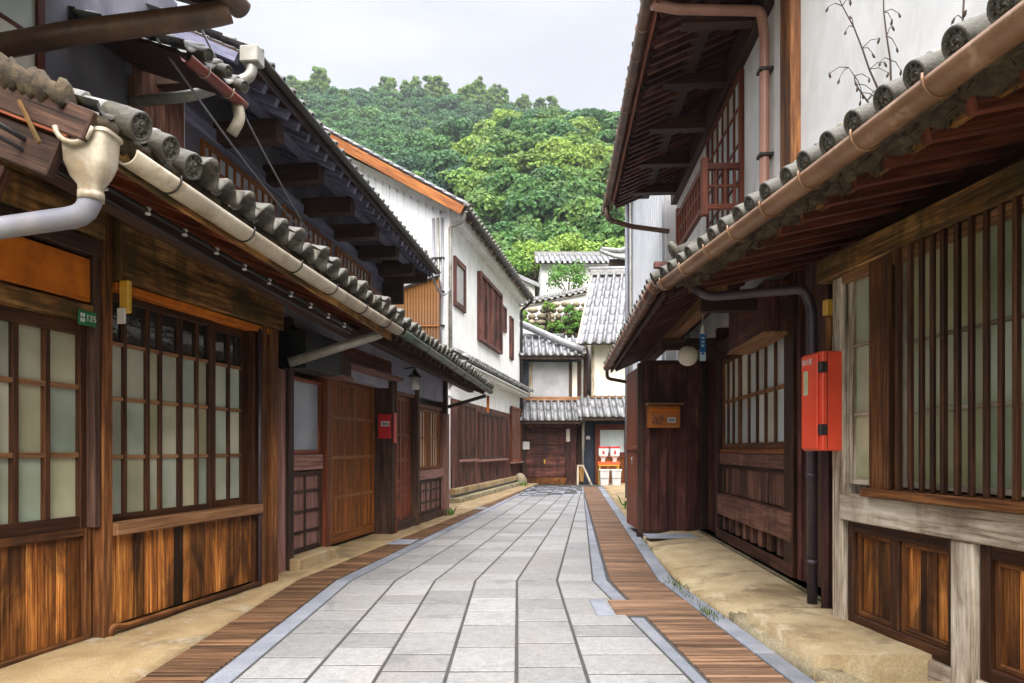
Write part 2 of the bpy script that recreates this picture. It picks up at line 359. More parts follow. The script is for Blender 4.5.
def bend(path, rad=.08, n=5):
    """round the corners of a polyline"""
    P = [Vector(p) for p in path]; out = [P[0]]
    for i in range(1, len(P) - 1):
        a = P[i] + (P[i - 1] - P[i]).normalized() * rad; b = P[i] + (P[i + 1] - P[i]).normalized() * rad
        for t in np.linspace(0, 1, n): out.append((1 - t) ** 2 * a + 2 * t * (1 - t) * P[i] + t * t * b)
    out.append(P[-1]); return out
def dup(o, parent=None, mat=None):
    c = o.copy(); COL.objects.link(c)
    if parent is not None: c.parent = parent
    if mat is not None: c.matrix_basis = mat
    return c

# ---------------------------------------------------------------- roofs, gutters, windows
PROF = [(0, .012), (.12, -.012), (.3, -.024), (.46, -.012), (.585, .012), (.60, .03), (.655, .066), (.72, .086), (.80, .092), (.88, .086), (.945, .066), (.998, .03)]
def tile_roof(parent, e0, e1, up, length, pitch=.2, tl=.24, mat='tile', name='roof', caps=0, capmat='eavetile', droop=.0, lift=.03, rad=None, capn=999):
    """e0,e1: world ends of the eave; up: world direction of the slope"""
    e0 = Vector(e0); e1 = Vector(e1); E = (e1 - e0); n = max(2, round(E.length / pitch)); wid = E.length / n; E.normalize()
    U = Vector(up).normalized(); Nn = E.cross(U).normalized()
    if Nn.z < 0: Nn = -Nn
    U = (U - E * U.dot(E)).normalized() if False else U
    rows = max(1, round(length / tl)); tl = length / rows; k = wid / .25
    m = MB(WORLD)
    for c in range(n):
        for a, b in ((0, 5), (5, 12)):
            pr = PROF[a:b + 1] if b < 12 else PROF[a:]
            for j in range(rows):
                rr = random.random(); jx = random.uniform(-.004, .004); jn = random.uniform(-.003, .003)
                ring = []
                for v, h in ((j * tl, 0), (j * tl, lift * .62), ((j + 1) * tl + .015, 0)):
                    ring.append([e0 + E * ((c + s) * wid + jx) + U * v + Nn * (hh * k + h * (1 if h or v else 1) + jn) for s, hh in pr])
                m.loft(ring, False, rr, True)
    m.f = [f[::-1] for f in m.f] if E.cross(U).z < 0 else m.f
    ro = m.build(name, mat, parent)
    # board under the tiles
    un = MB(WORLD); q = .05
    un.hexa([e0 - Nn * (q + .03) + U * .03, e1 - Nn * (q + .03) + U * .03, e1 - Nn * (q + .03) + U * length, e0 - Nn * (q + .03) + U * length,
             e0 - Nn * q + U * .03, e1 - Nn * q + U * .03, e1 - Nn * q + U * length, e0 - Nn * q + U * length], long=1)
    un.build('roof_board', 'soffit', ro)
    if caps:
        r = .40 * wid / 2 * 1.12 if rad is None else rad
        cm = MB()
        prof = [(r * .93, .16), (r, .02), (r, 0), (r * .96, -.008), (r * .80, -.008), (r * .76, .004), (r * .5, .004), (r * .46, -.004), (r * .3, -.004), (.001, .002)]
        cm.lathe(prof, seg=20)
        for i in range(9):
            t = i * 2 * math.pi / 9
            cm.lathe([(r * .085, .003), (r * .07, -.006), (.001, -.009)], (r * .64 * math.cos(t), r * .64 * math.sin(t), 0), 6)
        for i in range(3):
            t = i * 2 * math.pi / 3
            cm.tube([(r * q_ * math.cos(t + w), r * q_ * math.sin(t + w), -.004) for q_, w in ((.10, 0), (.24, .5), (.34, 1.3), (.36, 2.0))], [r * .08, r * .09, r * .06, r * .02], 6)
        first = cm.build('eave_tile', capmat, ro); used = False
        drip = None
        if caps == 2:
            dm = MB(); kk = wid / .25     # scalloped drip edge: x along the eave, y up, z up the slope
            def lobe(q): s_ = q; return -.018 * math.sin(math.pi * min(1, s_ / .6)) if s_ < .6 else .085 * math.sin(math.pi * (s_ - .6) / .4)
            qs = list(np.linspace(0, .999, 19)); up_ = [((q - .8) * wid, lobe(q) * kk - .02) for q in qs]; lo_ = [((q - .8) * wid, lobe(q) * kk - .02 - (.052 * math.sin(math.pi * min(1, q / .6)) ** .6 if q < .6 else .028)) for q in qs]
            dm.loft([[(x, y, .12) for x, y in up_], [(x, y, -.012) for x, y in up_], [(x, y, -.018) for x, y in lo_], [(x, y, .004) for x, y in lo_], [(x, y - .014, .12) for x, y in up_]], False, .5, True)
            drip = dm.build('eave_tile', capmat, ro); dused = False
        inv = first_inv(ro)
        for c in range(n):
            pos = e0 + E * ((c + .8) * wid + random.uniform(-.008, .008)) + Nn * (.035 * k) - U * (.06 + random.uniform(0, .02))
            ax = U.normalized(); x = E.normalized(); y = ax.cross(x).normalized()
            A = Matrix(((x.x, y.x, ax.x, pos.x), (x.y, y.y, ax.y, pos.y), (x.z, y.z, ax.z, pos.z), (0, 0, 0, 1)))
            A = A @ Matrix.Rotation(random.uniform(-.3, .3), 4, 'Z') @ Matrix.Scale(random.uniform(.93, 1.07), 4)
            if drip is not None and (c >= capn):
                (drip if not dused else dup(drip)).matrix_basis = inv @ A; dused = True
            else:
                (first if not used else dup(first)).matrix_basis = inv @ A; used = True
        if not used: bpy.data.objects.remove(first)
        if drip is not None and not dused: bpy.data.objects.remove(drip)
    return ro, n, wid
def first_inv(o):
    root = o
    while root.parent: root = root.parent
    return root.matrix_basis.inverted()
def rafters(parent, e0, e1, up, length, step, w=.05, h=.07, mat='soffitred', drop=.115, start=.05, name='rafter'):
    e0 = Vector(e0); e1 = Vector(e1); E = e1 - e0; n = max(2, round(E.length / step)); U = Vector(up).normalized()
    Nn = E.normalized().cross(U).normalized(); Nn = -Nn if Nn.z < 0 else Nn
    first = None; inv = None
    for i in range(n + 1):
        p = e0 + E * (i / n) - Nn * drop + U * start
        if first is None:
            first = MB(WORLD).beam(p, p + U * length, w, h, Nn).build(name, mat, parent); inv = first_inv(parent); p0 = p
        else:
            m = MB(WORLD).beam(p, p + U * length, w, h, Nn).build(name, mat, parent)
def gut(parent, p0, p1, rad, mat, brmat, step=.55, sag=.0, off=.2, name='gutter'):
    g = MB(WORLD).gutter(p0, p1, rad, sag).build(name, mat, parent)
    p0 = Vector(p0); p1 = Vector(p1); d = (p1 - p0).normalized(); L = (p1 - p0).length; a = d.cross(Vector((0, 0, 1))).normalized(); u = a.cross(d)
    x = off
    while x < L:
        c = p0 + d * x + Vector((0, 0, -sag * math.sin(math.pi * x / L)))
        path = arc(c, a, u, rad * 1.07, .25, -math.pi - .25, 12)
        MB(WORLD).tube(path, rad * .085, 6).build('bracket', brmat, g)
        x += step * random.uniform(.9, 1.1)
    return g
def window(parent, u0, u1, z0, z1, y, vbars, hbars, panes='frost', fm='sash', fw=.04, bw=.022, name='window', hm=None, split=None, top='clear', depth=.05, fr=None, vw=None, sill=None):
    """frame with a pane and bars; split: height above which the pane is of the top kind"""
    f = MB(fr).box(u0, u0 + fw, y, y + depth, z0, z1).box(u1 - fw, u1, y, y + depth, z0, z1)
    f.box(u0 + fw, u1 - fw, y + .001, y + depth, z1 - fw, z1).box(u0 + fw, u1 - fw, y + .001, y + depth, z0, z0 + fw)
    o = f.build(name, fm, parent, .003)
    xs = [u0 + fw] + sorted(vbars) + [u1 - fw]
    segs = [(z0 + fw, z1 - fw, panes)] if split is None else [(z0 + fw, split, panes), (split, z1 - fw, top)]
    zs = sorted(hbars)
    for a, b, mt in segs:
        p = MB(fr); cuts = [a] + [z for z in zs if a + .02 < z < b - .02] + [b]
        for i in range(len(xs) - 1):
            for j in range(len(cuts) - 1):
                q = random.uniform(-.002, .002)
                p.box(xs[i], xs[i + 1], y + depth * .55 + q, y + depth * .7 + q, cuts[j], cuts[j + 1])
        p.build('pane', mt, o)
    if vbars or hbars:
        g = MB(fr)
        for i, x in enumerate(sorted(vbars)):
            w = bw if not vw or x not in vw else vw[x]
            g.box(x - w / 2, x + w / 2, y + .006, y + depth * .9, z0 + fw, z1 - fw)
        g.build('muntin', fm, o, .002)
        if hbars:
            for z in hbars: MB(fr).box(u0 + fw, u1 - fw, y + .010, y + depth * .85, z - bw * .42, z + bw * .42).build('crossbar', hm or fm, o, .002)
    if sill:
        MB(fr).box(u0 - .02, u1 + .02, y - sill, y + depth, z0 - .05, z0 - .002).build('sill', hm or fm, o, .004)
    return o
def panel(parent, u0, u1, z0, z1, y, fm, pm, cols=1, rows=1, fw=.05, name='panel', depth=.04, pw=.12, fr=None):
    """framed board panel with planks set in"""
    o = MB(fr).box(u0, u0 + fw, y, y + depth, z0, z1).box(u1 - fw, u1, y, y + depth, z0, z1).box(u0 + fw, u1 - fw, y + .002, y + depth, z0, z0 + fw).box(u0 + fw, u1 - fw, y + .002, y + depth, z1 - fw, z1).build(name, fm, parent, .004)
    m = MB(fr).planks(u0 + fw, u1 - fw, y + depth * .5, y + depth * .95, z0 + fw, z1 - fw, pw); m.build('board', pm, o, .002)
    if cols > 1 or rows > 1:
        g = MB(fr)
        for i in range(1, cols): x = u0 + (u1 - u0) * i / cols; g.box(x - .018, x + .018, y + .004, y + depth * .8, z0 + fw, z1 - fw)
        for j in range(1, rows): z = z0 + (z1 - z0) * j / rows; g.box(u0 + fw, u1 - fw, y + .007, y + depth * .8, z - .015, z + .015)
        g.build('batten', fm, o, .002)
    return o
def text(parent, body, size, mat, loc, rot, name='lettering', ext=.001):
    c = bpy.data.curves.new(name, 'FONT'); c.body = body; c.size = size; c.extrude = ext; c.align_x = 'CENTER'; c.align_y = 'CENTER'
    c.materials.append(M[mat]); tmp = bpy.data.objects.new(name, c); COL.objects.link(tmp)
    me = bpy.data.meshes.new_from_object(tmp.evaluated_get(bpy.context.evaluated_depsgraph_get())); bpy.data.objects.remove(tmp)
    o = bpy.data.objects.new(name, me); COL.objects.link(o); o.parent = parent
    o.location = loc; o.rotation_euler = rot; return o

# ---------------------------------------------------------------- ground, road, ledges
def sm(a, b, x):
    t = np.clip((np.asarray(x, float) - a) / (b - a), 0, 1); return t * t * (3 - 2 * t)
def terrain(X, Y):
    X = np.asarray(X, float); Y = np.asarray(Y, float)
    base = np.interp(Y, [-100, 27, 29, 32.8, 33.6, 38, 41, 46, 55, 70], [-.03, -.03, .5, 5.2, 7.6, 8.8, 10.0, 11.4, 14, 20])
    fr = np.interp(Y, [70, 85, 100, 115, 130, 145, 400], [20, 31, 43, 53, 60, 61, 61])
    lf = np.interp(Y, [70, 100, 130, 160, 195, 230, 245, 500], [20, 37, 53, 70, 92, 117, 120, 110])
    a = X / np.maximum(Y, 1)
    s = sm(-.13, .0, a + .02 * np.sin(Y * .15))
    lf = lf * (1 - .06 * sm(-.2, .1, a)) * (1 - .3 * sm(.1, .6, a)) * (1 - .4 * sm(-.5, -1.2, a))
    hill = lf * (1 - s) + np.where(Y > 138, np.maximum(fr, np.where(Y > 165, lf, fr)), fr) * s
    h = np.where(Y > 70, hill, base)
    side = sm(14, 40, np.abs(X) - np.maximum(Y - 20, 0) * .8)
    return np.where(Y > 27, h * (1 - .0 * side), base)
xs = np.concatenate([np.arange(-400, -60, 20), np.arange(-60, 61, 3), np.arange(80, 401, 20)])
ys = np.concatenate([np.arange(-60, 24, 6), np.arange(24, 60, 1.0), np.arange(60, 260, 5), np.arange(260, 600, 20)])
XX, YY = np.meshgrid(xs, ys); ZZ = terrain(XX, YY)
g = MB(); g.v = [Vector(p) for p in zip(XX.ravel(), YY.ravel(), ZZ.ravel())]; nx = len(xs)
for j in range(len(ys) - 1):
    for i in range(nx - 1): g.face([j * nx + i, j * nx + i + 1, (j + 1) * nx + i + 1, (j + 1) * nx + i], [(0, 0)] * 4, .5, True)
structure(g.build('ground', 'earth'))
KY = 6.2
def lane(c, s, near=0.0): return lambda Y: c + (s * (Y - KY) if Y > KY else near * (Y - KY))
EDGE = [lane(-1.60, .142, -.01), lane(-1.46, .142, -.01), lane(-1.057, .136, 0), lane(-.700, .138, .003), lane(-.332, .140, .005), lane(.045, .134, .008), lane(.408, .118, .006), lane(.735, .098, -.07), lane(.865, .088, -.05)]
DL = lane(-1.95, .160, -.01)
DR0 = lane(.885, .088, -.045); DR1 = lane(1.33, .090, -.035); BR1 = lane(1.47, .092, -.03)
END = 22.6
base = MB()
for a, b in zip(np.arange(-3, END + 1, .8)[:-1], np.arange(-3, END + 1, .8)[1:]):
    base.hexa([(DL(a), a, -.03), (BR1(a), a, -.03), (BR1(b), b, -.03), (DL(b), b, -.03), (DL(a), a, .012), (BR1(a), a, .012), (BR1(b), b, .012), (DL(b), b, .012)], .5)
structure(base.build('road_bed', 'grout'))
def stones(m, f0, f1, y0, y1, lo, hi, g=.012, gy=.006, zt=.0165, breaks=()):
    y = y0
    while y < y1:
        ln = random.uniform(lo, hi); e = y + ln
        for k in breaks:
            if y < k - .02 < e or abs(e - k) < lo * .45: e = k
        e = min(e, y1)
        if e - y > .04:
            a, b = y + gy / 2, e - gy / 2; z = zt + random.uniform(-.001, .001); c = .004; t = random.uniform(-.001, .001)
            B0 = [(f0(a) + g / 2, a, -.02), (f1(a) - g / 2, a, -.02), (f1(b) - g / 2, b, -.02), (f0(b) + g / 2, b, -.02)]
            T0 = [(f0(a) + g / 2, a, z - .003), (f1(a) - g / 2, a, z - .003), (f1(b) - g / 2, b, z - .003), (f0(b) + g / 2, b, z - .003)]
            T1 = [(f0(a) + g / 2 + c, a + c, z + t), (f1(a) - g / 2 - c, a + c, z - t), (f1(b) - g / 2 - c, b - c, z - t), (f0(b) + g / 2 + c, b - c, z + t)]
            m.loft([B0, T0, T1], True, random.random(), False); n = len(m.v); m.face([n - 4, n - 3, n - 2, n - 1], [(0, 0)] * 4, m.r[-1])
        y = e
pv = MB()
for i in range(1, 7):
    stones(pv, EDGE[i], EDGE[i + 1], -2.5 + .3 * random.random(), 17.0 + .25 * i, .28, .54, .020, .022, breaks=(KY,))
structure(pv.build('paving_stones', 'stone'))
pv = MB(); stones(pv, EDGE[0], EDGE[1], -2.5, 18.5, .7, 1.0, .012, .006, .018, (KY,))
stones(pv, EDGE[7], EDGE[8], -2.5, 4.85, .7, 1.0, .012, .006, .018); stones(pv, EDGE[7], EDGE[8], 5.40, 22, .7, 1.0, .012, .006, .018, (KY,))
stones(pv, DR1, BR1, -2.5, 22, .55, .9, .008, .008, .022, (KY,))
stones(pv, lane(.60, .1), lane(.735, .1), 4.86, 5.38, .52, .53, zt=.026)
structure(pv.build('kerb_stones', 'stoneblue'))
pv = MB()
for i in range(0, 8):
    stones(pv, EDGE[i] if i else EDGE[0], EDGE[i + 1], max(17.0 + .25 * i, 17.2) + .02 if i in range(1, 7) else 18.6, END - .3, .25, .4, .02, .02, .012)
structure(pv.build('dark_paving_stones', 'stonedark'))
def slats(m, f0, f1, y0, y1, w, gap, z=.016):
    y = y0
    while y < y1:
        e = y + w; j = random.uniform(-.002, .002); a, b = y, e - gap
        m.hexa([(f0(a) + .008, a, -.01), (f1(a) - .008, a, -.01), (f1(b) - .008, b, -.01), (f0(b) + .008, b, -.01), (f0(a) + .008, a, z + j), (f1(a) - .008, a, z + j), (f1(b) - .008, b, z + j), (f0(b) + .008, b, z + j)])
        y = e
dl = MB(); slats(dl, DL, EDGE[0], -2.5, 20, .062, .020, .022); structure(dl.build('drain_boards', 'deck', bevel=.002))
dr = MB(); slats(dr, DR0, DR1, -2.5, 4.86, .055, .020, .022); slats(dr, DR0, DR1, 5.40, 22, .075, .016, .020)
dr.box(.62 + .13, DR1(5.1) - .01, 4.90, 5.105, -.01, .026); dr.box(.62 + .13, DR1(5.1) - .01, 5.135, 5.36, -.01, .026)
structure(dr.build('drain_boards', 'deckred', bevel=.002))
# sandy strips beside the boards
def strip(name, mat, f0, f1, y0, y1, z0, z1, step=.25, amp=.012, zw=.012, ramp_=0):
    m = MB(); Y = np.arange(y0, y1 + .001, step); rows = []
    for y in Y:
        a, b = f0(y), f1(y); n = 9
        rows.append([Vector((a, y, z0))] + [Vector((a + (b - a) * i / n + (random.uniform(-amp, amp) if i in (0, n) else 0), y, (z1 if not ramp_ else ramp_ + (z1 - ramp_) * min(1, i / 3)) + random.uniform(-zw, zw) * .5)) for i in range(n + 1)] + [Vector((b, y, z0))])
    m.loft(rows, False, .5, True, False)
    m.f = [f[::-1] for f in m.f]
    for k, r in ((0, rows[0]), (1, rows[-1])):
        b0 = len(m.v); m.v.extend(r); ids = list(range(b0, b0 + len(r))); m.face(ids if k == 0 else ids[::-1], [(0, 0)] * len(r), .5)
    return structure(m.build(name, mat))
AW = lambda Y: -2.87 + .221 * (Y - 3.0) - .3
BW = lambda Y: -2.21 + .177 * (Y - 6.77) - .3
CW = lambda Y: -1.38 + .19 * (Y - 15.2) - .3
WL = lambda Y: AW(Y) if Y < 6.4 else BW(Y) if Y < 13 else CW(Y)
strip('pavement', 'sandgrey', WL, lambda Y: DL(Y) - .008, -2.5, 24.4, -.03, .024)
strip('pavement', 'sand', lambda Y: BR1(Y) + .022 + .010 * math.sin(3 * Y), lambda Y: 2.9, 4.80, 9.6, -.03, .10, .15, .006, .006, .04)
strip('pavement', 'sand', lambda Y: 1.60 + .006 * math.sin(5 * Y), lambda Y: 2.5, 3.60, 4.78, -.03, .12, .15, .006, .006)
strip('pavement', 'sandgrey', lambda Y: BR1(Y) + .008, lambda Y: 2.9, -2.5, 3.58, -.03, .015, .3)
strip('pavement', 'sandgrey', lambda Y: BR1(Y) + .008, lambda Y: 3.3 + .05 * Y, 9.62, 24.4, -.03, .02, .3)
strip('rough_kerb', 'kerb', lambda Y: BR1(Y) + .02 + .012 * math.sin(4 * Y) + max(0, 3.9 - Y) * .06, lambda Y: BR1(Y) + .13 + .02 * math.sin(7 * Y) + max(0, 3.9 - Y) * .16, 2.4, 4.9, -.03, .05, .09, .012, .02)

# ---------------------------------------------------------------- left house A: frosted sash windows
fA = Frame((-2.87, 3.0), .221, 'L')
HA = thing('wooden_house', 'brown wooden house with frosted sash windows and cream gutter, nearest on the left', 'house', fA)
B(HA, 'wall', 'dark', (-.1, 3.40, .14, 1.5, -.03, 2.80))
MB(fA).planks(-.1, .62, .03, .09, 0, .74, .13).build('board_wall', 'plank', HA, .003)
# sliding sash door, u .62-1.29
for a, b, bars in ((-.1, .60, (.1, .27, .45)), (.60, 1.275, (.78, .98))):
    window(HA, a, b, .72, 1.98, .03, bars, (1.17, 1.585), 'frost', 'sash', .075, .035, 'sash_window', depth=.07, hm='sill')
panel(HA, .62, 1.285, .0, .72, .03, 'post', 'plank', fw=.05, pw=.10, name='door_panel', depth=.06)
B(HA, 'lintel', 'beam', (-.1, 1.29, -.02, .12, 1.985, 2.09))
B(HA, 'transom_board', 'orange', (-.1, 1.24, -.005, .05, 2.11, 2.375))
B(HA, 'beam', 'dark', (-.1, 1.30, -.04, .14, 2.40, 2.50)); B(HA, 'beam', 'beam', (-.1, 1.30, -.06, .14, 2.505, 2.74))
B(HA, 'post', 'post', (1.30, 1.372, -.045, .12, -.02, 2.80)); B(HA, 'post', 'dark', (1.245, 1.292, -.03, .12, .72, 2.42))
# window bay, u 1.42-3.0
window(HA, 1.385, 2.46, .735, 2.22, .03, (1.566, 1.77, 1.895, 2.10, 2.287), (1.155, 1.535, 1.895), 'frost', 'sash', .045, .030, 'sash_window', split=1.895, hm='sill', vw={1.77: .04, 2.10: .045})
window(HA, 2.465, 2.93, .735, 2.22, .05, (2.705,), (1.155, 1.535, 1.895), 'frost', 'sash', .060, .030, 'sash_window', split=1.895, hm='sill')
B(HA, 'window_sill', 'sill', (1.374, 3.0, -.075, .10, .655, .735)); B(HA, 'window_head', 'orange', (1.402, 3.2, -.045, .10, 2.225, 2.275))
B(HA, 'beam', 'beam', (1.402, 3.30, -.09, .14, 2.285, 2.69))
MB(fA).planks(1.376, 2.94, .0, .04, .075, .65, .078).build('board_wall', 'plank', HA, .003)
T(HA, 'bottom_rail', 'post', bend([(1.36, -.03, .0), (1.36, -.05, .085), (1.46, -.05, .06), (2.96, -.05, .05)], .03), .022)
B(HA, 'post', 'post', (3.02, 3.10, -.05, .12, -.02, 2.75)); B(HA, 'post', 'sash', (2.94, 3.0, -.02, .12, .0, 2.28))
T(HA, 'downpipe', 'pipedark', [(2.985, -.045, .0), (2.985, -.045, 2.25)], .016)
B(HA, 'post', 'post', (3.13, 3.24, -.07, .12, -.02, 2.28))
# lower roof
g0, g1 = Vector((-2.03, .8, 2.575)), Vector((-1.136, 6.8, 2.405))
upA = Vector((-.84, .19, .36)); A_ = fA
edge0 = Vector((-1.735, 2.85, 2.63)); edge1 = Vector((-1.16, 6.78, 2.465))
tile_roof(HA, edge0, edge1, upA, 2.35, .20, .24, 'tilemoss', 'lower_roof', caps=2, rad=.064, capn=3)
rafters(HA, edge0, edge1, upA, 2.0, .42, .06, .07, 'red', .13, name='rafter')
MB(WORLD).beam(edge0 + Vector((-.05, .01, -.125)), edge1 + Vector((-.05, .01, -.125)), .03, .10).build('eave_board', 'beam', HA, .004)
MB(WORLD).beam(edge0 + Vector((-.42, .08, -.12)), edge1 + Vector((-.42, .08, -.12)), .10, .10).build('purlin', 'dark', HA, .006)
# messy clay bed at the tile edge
def clay(parent, p0, p1, w, h, n, name='clay_bed', mat='thatch', seed=1, w2=1):
    r = random.Random(seed); m = MB(WORLD); p0 = Vector(p0); p1 = Vector(p1); d = (p1 - p0).normalized(); a = d.cross(Vector((0, 0, 1))).normalized(); rings = []
    for i in range(n + 1):
        c = p0.lerp(p1, i / n); k = r.uniform(.6, 1.25); rings.append([c + a * (w * math.cos(t) * k * r.uniform(.8, 1.2)) + Vector((0, 0, h * math.sin(t) * k * r.uniform(.7, 1.3))) for t in np.linspace(0, 2 * math.pi, 10)[:-1]])
    return m.loft(rings, True, .5, True, True).build(name, mat, parent)
clay(HA, edge0 + Vector((-.04, .01, -.045)), edge1 + Vector((-.04, .01, -.045)), .05, .045, 160, seed=4)
nA = (edge1 - edge0).normalized().cross(upA).normalized(); nA = -nA if nA.z < 0 else nA; dA = upA.normalized()
MB(WORLD).beam(edge0 - nA * .09 + Vector((0, -.02, 0)) - dA * .03, edge0 - nA * .09 + dA * 2.2 + Vector((0, -.02, 0)), .035, .13, nA).build('bargeboard', 'dark', HA, .006)
MB(WORLD).beam(edge0 - nA * .26 + Vector((0, .02, 0)) + dA * .1, edge0 - nA * .26 + dA * 2.2 + Vector((0, .02, 0)), .05, .17, nA).build('gable_board', 'dark', HA, .006)
MB(WORLD).beam(edge0 - nA * .44 + Vector((0, .05, 0)) + dA * .35, edge0 - nA * .44 + dA * 2.2 + Vector((0, .05, 0)), .05, .15, nA).build('gable_board', 'sash', HA, .006)
MB(WORLD).beam(edge0 - nA * .62 + Vector((0, .09, 0)) + dA * .5, edge0 - nA * .62 + dA * 2.2 + Vector((0, .09, 0)), .05, .17, nA).build('gable_board', 'beam', HA, .006)
clay(HA, edge0 + Vector((0, -.03, -.01)) + dA * .12, edge0 + Vector((0, -.03, .02)) + dA * 1.6, .045, .06, 60, seed=8)
for a, b_ in ((.32, (.12, -.05, -.20)), (.5, (-.14, -.03, .05))):
    p = edge0 + dA * a - nA * .10 + Vector((0, -.06, 0)); MB(WORLD).beam(p, p + Vector(b_), .014, .018).build('loose_batten', 'beam', HA, .003)
# gutter with rain head and leader
gs = Vector((-1.70, 3.0, 2.515)); ge = Vector((-1.136, 6.8, 2.405))
gut(HA, gs, ge, .062, 'gutcream', 'metal', .62, .015, .3)
rh = MB(WORLD); c = Vector((-1.80, 2.92, 2.45)); ringsz = []
for z, a, b in ((.10, .108, .076), (.085, .108, .076), (.083, .099, .069), (-.03, .095, .066), (-.085, .080, .057), (-.12, .052, .048), (-.16, .048, .046)):
    sq = 2.0 + 4.0 * min(1, max(0, (z + .10) / .14))
    ringsz.append([c + Vector((a * math.copysign(abs(math.cos(t)) ** (2 / sq), math.cos(t)), b * math.copysign(abs(math.sin(t)) ** (2 / sq), math.sin(t)), z)) for t in np.linspace(0, 2 * math.pi, 41)[:-1]])
rho = rh.loft(ringsz, True, .5, True, True).build('rain_head', 'gutcream', HA)
for zz in (.083, -.03): rho.modifiers.new('edge', 'EDGE_SPLIT').split_angle = R(35) if zz > 0 else R(40)
MB(WORLD).tube(bend([c + Vector((0, 0, -.14)), c + Vector((0, 0, -.245)), c + Vector((-.62, .02, -.325)), c + Vector((-1.05, .15, -.36))], .09), .046, 14).build('leader_pipe', 'pipewhite', HA)
MB(WORLD).tube([c + Vector((0, 0, -.15)), c + Vector((0, 0, -.185))], .052, 14).build('pipe_collar', 'gutcream', rho)
MB(WORLD).tube(arc(c + Vector((-.02, -.088, .10)), (1, 0, 0), (0, 0, 1), .075, math.pi * 1.03, math.pi * 1.97, 10), .012, 6).build('rim', 'gutcream', rho)
# upper storey
B(HA, 'upper_wall', 'smoke', (-.6, 3.15, .9, 3.4, 2.9, 5.3)); B(HA, 'corner_post', 'white', (3.152, 3.20, .86, .98, 3.1, 4.62)); B(HA, 'corner_board', 'brownwall', (2.55, 3.15, .83, .898, 3.2, 4.62))
window(HA, 1.0, 1.72, 3.72, 4.5, .84, (1.36,), (4.1,), 'frostwhite', 'red', .06, .03, 'upper_window')
u0, u1 = Vector((-2.66, 1.4, 4.40)), Vector((-1.93, 4.75, 4.40))
tile_roof(HA, u0, u1, (-.9, .2, .36), 2.6, .22, .26, 'tilemoss', 'upper_roof', caps=1, rad=.055)
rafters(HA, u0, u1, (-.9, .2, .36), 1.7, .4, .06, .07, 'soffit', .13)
gut(HA, u0 + Vector((.03, 0, -.10)), u1 + Vector((.03, .02, -.10)), .085, 'gutbrown', 'gutbrown', .9)
MB(WORLD).tube(bend([(-1.95, 4.70, 4.22), (-2.06, 4.67, 4.17), (-2.9, 4.55, 3.98), (-3.7, 4.5, 3.80)], .08), .075, 14).build('overflow_pipe', 'gutbrown', HA)
v0, v1 = Vector((-2.36, 4.9, 4.12)), Vector((-2.22, 5.55, 4.12))
tile_roof(HA, v0, v1, (-.9, .2, .36), 1.5, .2, .24, 'tilemoss', 'upper_roof', caps=1, rad=.05)
gut(HA, v0 + Vector((.02, 0, -.09)), v1 + Vector((.03, .02, -.10)), .05, 'gutred', 'gutcream', .3)
MB(WORLD).tube(bend([v1 + Vector((.0, -.03, -.12)), v1 + Vector((.02, -.02, -.24)), v1 + Vector((-.05, -.02, -.36))], .05), .045, 10).build('spout', 'gutcream', HA)

# stone covers set into the boards
m = MB()
for y0, y1 in ((8.55, 8.95), (13.6, 14.0)): m.hexa([(DL(y0) + .01, y0, 0), (EDGE[0](y0) - .01, y0, 0), (EDGE[0](y1) - .01, y1, 0), (DL(y1) + .01, y1, 0), (DL(y0) + .01, y0, .031), (EDGE[0](y0) - .01, y0, .031), (EDGE[0](y1) - .01, y1, .031), (DL(y1) + .01, y1, .031)])
structure(m.build('drain_cover_stone', 'stonedark', None, .004))

# small things on house A
def boxthing(name, label, cat, fr, b, mat, bevel=.004, group=None):
    t = thing(name, label, cat, fr, group); B(t, 'plate', mat, b, bevel=bevel); return t
t = thing('address_plate', 'small green address plate with white figures on the door lintel', 'sign', fA)
B(t, 'plate', 'green', (1.125, 1.255, -.034, -.024, 1.955, 2.045), bevel=.002)
for x in (1.142, 1.160):
    for z in (1.985, 2.015): B(t, 'figure', 'white', (x - .006, x + .006, -.037, -.034, z - .011, z + .011), bevel=0)
text(t, '1', .055, 'white', (1.188, -.0355, 2.0), (R(90), 0, 0)); text(t, '35', .055, 'white', (1.226, -.0355, 2.0), (R(90), 0, 0))
t = thing('bell_box', 'amber plastic fitting on the post beside the sash window', 'fitting', fA)
B(t, 'cover', 'yellow', (1.385, 1.425, -.145, -.075, 2.07, 2.28), bevel=.008); B(t, 'base', 'white', (1.372, 1.39, -.13, -.072, 2.0, 2.10), bevel=.004)
def cable(name, label, pts, rad, mat, group=None, ins=None, sag=0):
    t = thing(name, label, 'cable', WORLD, group); P = []
    for a, b in zip(pts[:-1], pts[1:]):
        a = Vector(a); b = Vector(b)
        for k in range(8): q = k / 8; P.append(a.lerp(b, q) - Vector((0, 0, sag * 4 * q * (1 - q))))
    P.append(Vector(pts[-1])); MB(WORLD).tube(P, rad, 6).build('wire', mat, t)
    if ins:
        first = None
        for k in range(ins):
            p = Vector(pts[0]).lerp(Vector(pts[-1]), (k + .5) / ins)
            q = MB(WORLD).lathe([(.012, -.02), (.016, -.015), (.009, -.002), (.016, .012), (.012, .02)], p, 10, (.1, 0, 1)); q.build('insulator', 'white', t)
    return t
w = lambda u, y, z: fA.w((u, y, z))
cable('power_cable', 'upper black cable on white insulators under the left eave', [w(-.2, -.80, 2.545), w(3.2, -.80, 2.25)], .011, 'black', 'cables under the left eave', 12, .0)
cable('power_cable', 'lower black cable under the left eave above the window beam', [w(-.2, -.79, 2.505), w(3.2, -.79, 2.215)], .009, 'black', 'cables under the left eave', None, .02)
